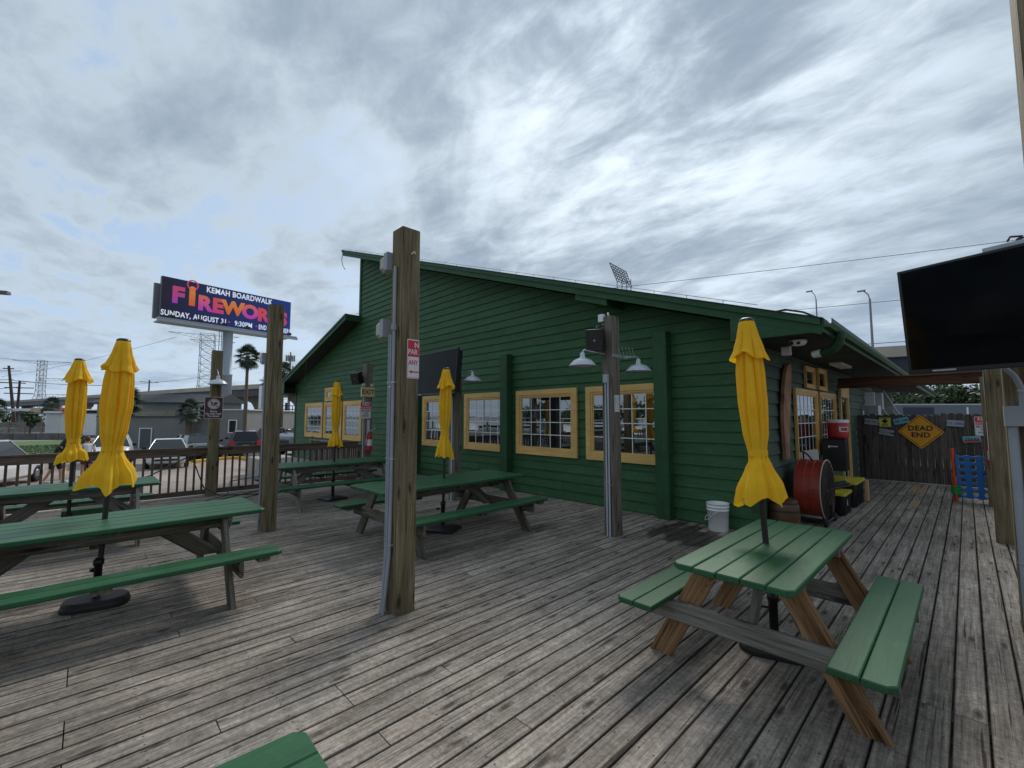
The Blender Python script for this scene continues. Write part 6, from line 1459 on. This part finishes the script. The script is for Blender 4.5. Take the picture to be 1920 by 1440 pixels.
q.build('panel_frame', STEEL, t); q = MB()
for xx in (0.2, 1.3, 2.3, 3.2): q.tube([(xx, 0, 0), (xx, 0, 33.4)], .09, 4)
for z in range(24, 34, 2): q.tube([(.2, 0, z), (3.2, 0, z + 1)], .04, 4)
q.build('leg', STEEL, t)
def upole(label, x, y, h, lean=0.0, arms=((.5, 2.2),), rz=80):
    t = thing('utility_pole', label, 'utility pole', (x, y, GZ), rz=R(rz), group='utility poles with wires')
    MB().tube([(0, 0, 0), (lean, 0, h)], [.32, .2], 8).build('pole', UPOLE, t)
    for dz, l in arms: beam('cross_arm', (lean - l, 0, h - dz), (lean + l, 0, h - dz), .15, .2, UPOLE, t)
upole('leaning utility pole, left of the pair at the far left', -135.8, -10.3, 13.0, -1.6, ((3.5, 2.6), (.6, .8))); upole('upright utility pole, right of the pair at the far left', -149.5, -11.2, 10.6, 0, ((1.5, 2.3), (2.8, 2.3)))
upole('utility pole standing behind the grey siding building', -206.5, 16.0, 15.8, 0, ((.8, 2.6), (5, 2.6), (9, 2.6)))
t = thing('cell_tower', 'slim mast with clustered antennas above the left roof slope', 'mast', (-148.9, 45.9, GZ)); MB().tube([(0, 0, 0), (0, 0, 23)], [.5, .2], 8).build('mast', STEEL, t); q = MB()
for z, r_ in ((21, 1.2), (17.5, 2.6), (14, 2.8), (10.5, 2.2)):
    for k in range(8): a = k * .785; q.box((r_ * math.cos(a), r_ * math.sin(a), z), (.35, .35, 1.8)); q.tube([(0, 0, z), (r_ * math.cos(a), r_ * math.sin(a), z)], .06, 4)
q.build('antenna', STEEL, t)
def wire(label, a, b, sag=1.5, r=.035):
    a = Vector(a); b = Vector(b); pts = [a.lerp(b, i / 16) - Vector((0, 0, sag * 4 * (i / 16) * (1 - i / 16))) for i in range(17)]
    tag(MB().tube(pts, r, 4).build('power_line', WIRE), label, 'power line', 'thin power lines across the sky')
WN = ('upper run left of the billboard', 'lower run left of the billboard', 'run from the far pole up to the billboard tower', 'middle run behind the low grey building', 'lowest run behind the low grey building', 'high run between the two lattice towers', 'run leaving the picture at the leaning pole', 'run leaving the picture at the upright pole', 'run from the top of the leaning pole', 'highest run at the far left tower')
wl = 'thin power line'
for i, (a, b) in enumerate((((-135.8, -11.5, 9.0), (-206.5, 18, 14.2)), ((-135.8, -10.4, 9.0), (-206.5, 14, 14.2)), ((-206.5, 18, 14.2), (-178.6, 40, 19.8)), ((-206.5, 16, 10.0), (-178.6, 41, 12.0)), ((-206.5, 16, 6.0), (-178.6, 60, 9.0)), ((-321, -30, 20.5), (-178.6, 20, 27.5)),
    ((-135.8, -11, 9.2), (-138, -60, 8.0)), ((-149.5, -11, 8.3), (-136, -40, 7.0)), ((-135.8, -10, 11.0), (-120, -50, 12.0)), ((-321, -25, 29), (-200, -70, 26)))): wire(wl + ', ' + WN[i], a, b, 1.2, .055)
for i, (a, b) in enumerate((((-100, 45, 26.0), (40, 110, 28.0)), ((-100, 55, 20.5), (40, 112, 21.5)), ((-80, 60, 12.5), (60, 100, 13.5)), ((-80, 62, 11.5), (60, 102, 12.5)))): wire('thin power line right of the long roof, ' + ('topmost', 'second from the top', 'third from the top', 'lowest')[i] + ' of four', a, b, 1.0, .04)
# second small sign structure behind the left eave
t = thing('sign_frame', 'black steel sign frame seen between the timber post and the left eave', 'sign frame', (-64.6, 19.6, GZ), rz=R(60)); q = MB().tube([(0, 0, 0), (0, 0, 4.5)], .16, 6); q.build('pole', BLKM, t); q = MB()
for z in (2.5, 3.0, 3.6, 4.1): q.tube([(-1.6, 0, z), (1.6, 0, z)], .05, 4)
for xx in (-1.6, -.8, 0, .8, 1.6): q.tube([(xx, 0, 2.5), (xx, 0, 4.1)], .05, 4)
q.build('frame', BLKM, t)
# trailer beyond the board fence
t = thing('trailer', 'grey blue box trailer with pale top edge beyond the board fence', 'trailer', (-1.1, 42.5, GZ), rz=R(42)); MB().b2((-3.0, 0, 0.5), (2.7, 2.4, 3.45)).build('body', TRAIL, t); MB().b2((-3.02, -0.03, 3.45), (2.72, 2.4, 3.54)).build('top_edge', LPOLE, t)
MB().b2((-2.6, -0.02, 2.8), (-0.6, -0.002, 3.3)).build('blue_panel', GIRD, t); MB().b2((1.5, -0.02, 2.6), (1.62, -0.002, 3.3)).build('white_mark', WPL, t)
# ---------------------------------------------------------------- harbour behind the camera (seen in the window glass)
HULL = mat('white boat hull', (0.75, 0.76, 0.77), 0.3)
def boat(label, x, y, rz, L=9.0, mast=False):
    t = thing('boat', label, 'boat', (x, y, GZ), rz=R(rz), group='white boats moored in the harbour'); l = L / 2; w = L * .15
    st = [(-l, .85), (-l * .4, 1), (l * .2, .95), (l * .7, .6), (l, .03)]; vs = []
    for xx, f in st: vs += [(xx, -w * f * .6, -.2), (xx, -w * f, .9 + .25 * max(0, xx / l)), (xx, w * f, .9 + .25 * max(0, xx / l)), (xx, w * f * .6, -.2)]
    MB().add(vs, [(i * 4 + k, i * 4 + (k + 1) % 4, i * 4 + 4 + (k + 1) % 4, i * 4 + 4 + k) for i in range(4) for k in range(4)] + [(0, 1, 2, 3)]).build('hull', HULL, t)
    c_ = MB().cbox(L * .38, w * 1.3, .75, .12, c=(-l * .05, 0, 1.3)).build('cabin', HULL, t); MB().cbox(L * .34, w * 1.32, .28, .03, c=(-l * .05, 0, 1.42)).build('window', CGLASS, t)
    if mast: MB().tube([(0, 0, 1.2), (0, 0, L * 1.25)], .07, 6).tube([(0, 0, 2.2), (-l * .8, 0, 2.3)], .06, 6).build('mast', LPOLE, t)
    else: MB().b2((-l * .35, -w * .6, 2.4), (l * .15, w * .6, 2.46)).tube([(-l * .3, w * .5, 1.5), (-l * .3, w * .5, 2.4)], .03, 5).tube([(l * .1, -w * .5, 1.5), (l * .1, -w * .5, 2.4)], .03, 5).build('canopy', HULL, t)
for i in range(14):
    boat('white moored ' + ('sailing boat with mast' if i % 3 == 0 else 'motor boat with canopy') + ', ' + ORD[i] + ' along the dock from the west', -58 + i * 5.2, -22 - (i % 3) * 2.0, 80 + (i * 37) % 25, 8 + (i % 4), i % 3 == 0)
dk = thing('dock', 'plain wooden dock running along the moored boats', 'dock'); MB().b2((-64, -17.2, -.35), (16, -15.6, -.2)).build('walkway', GREYW, dk)
for i in range(16): MB().tube([(-62 + i * 5.2, -17.0, -1.5), (-62 + i * 5.2, -17.0, 1.2)], .14, 7).build('pile', GREYW, dk)
print('objects', len(bpy.data.objects))
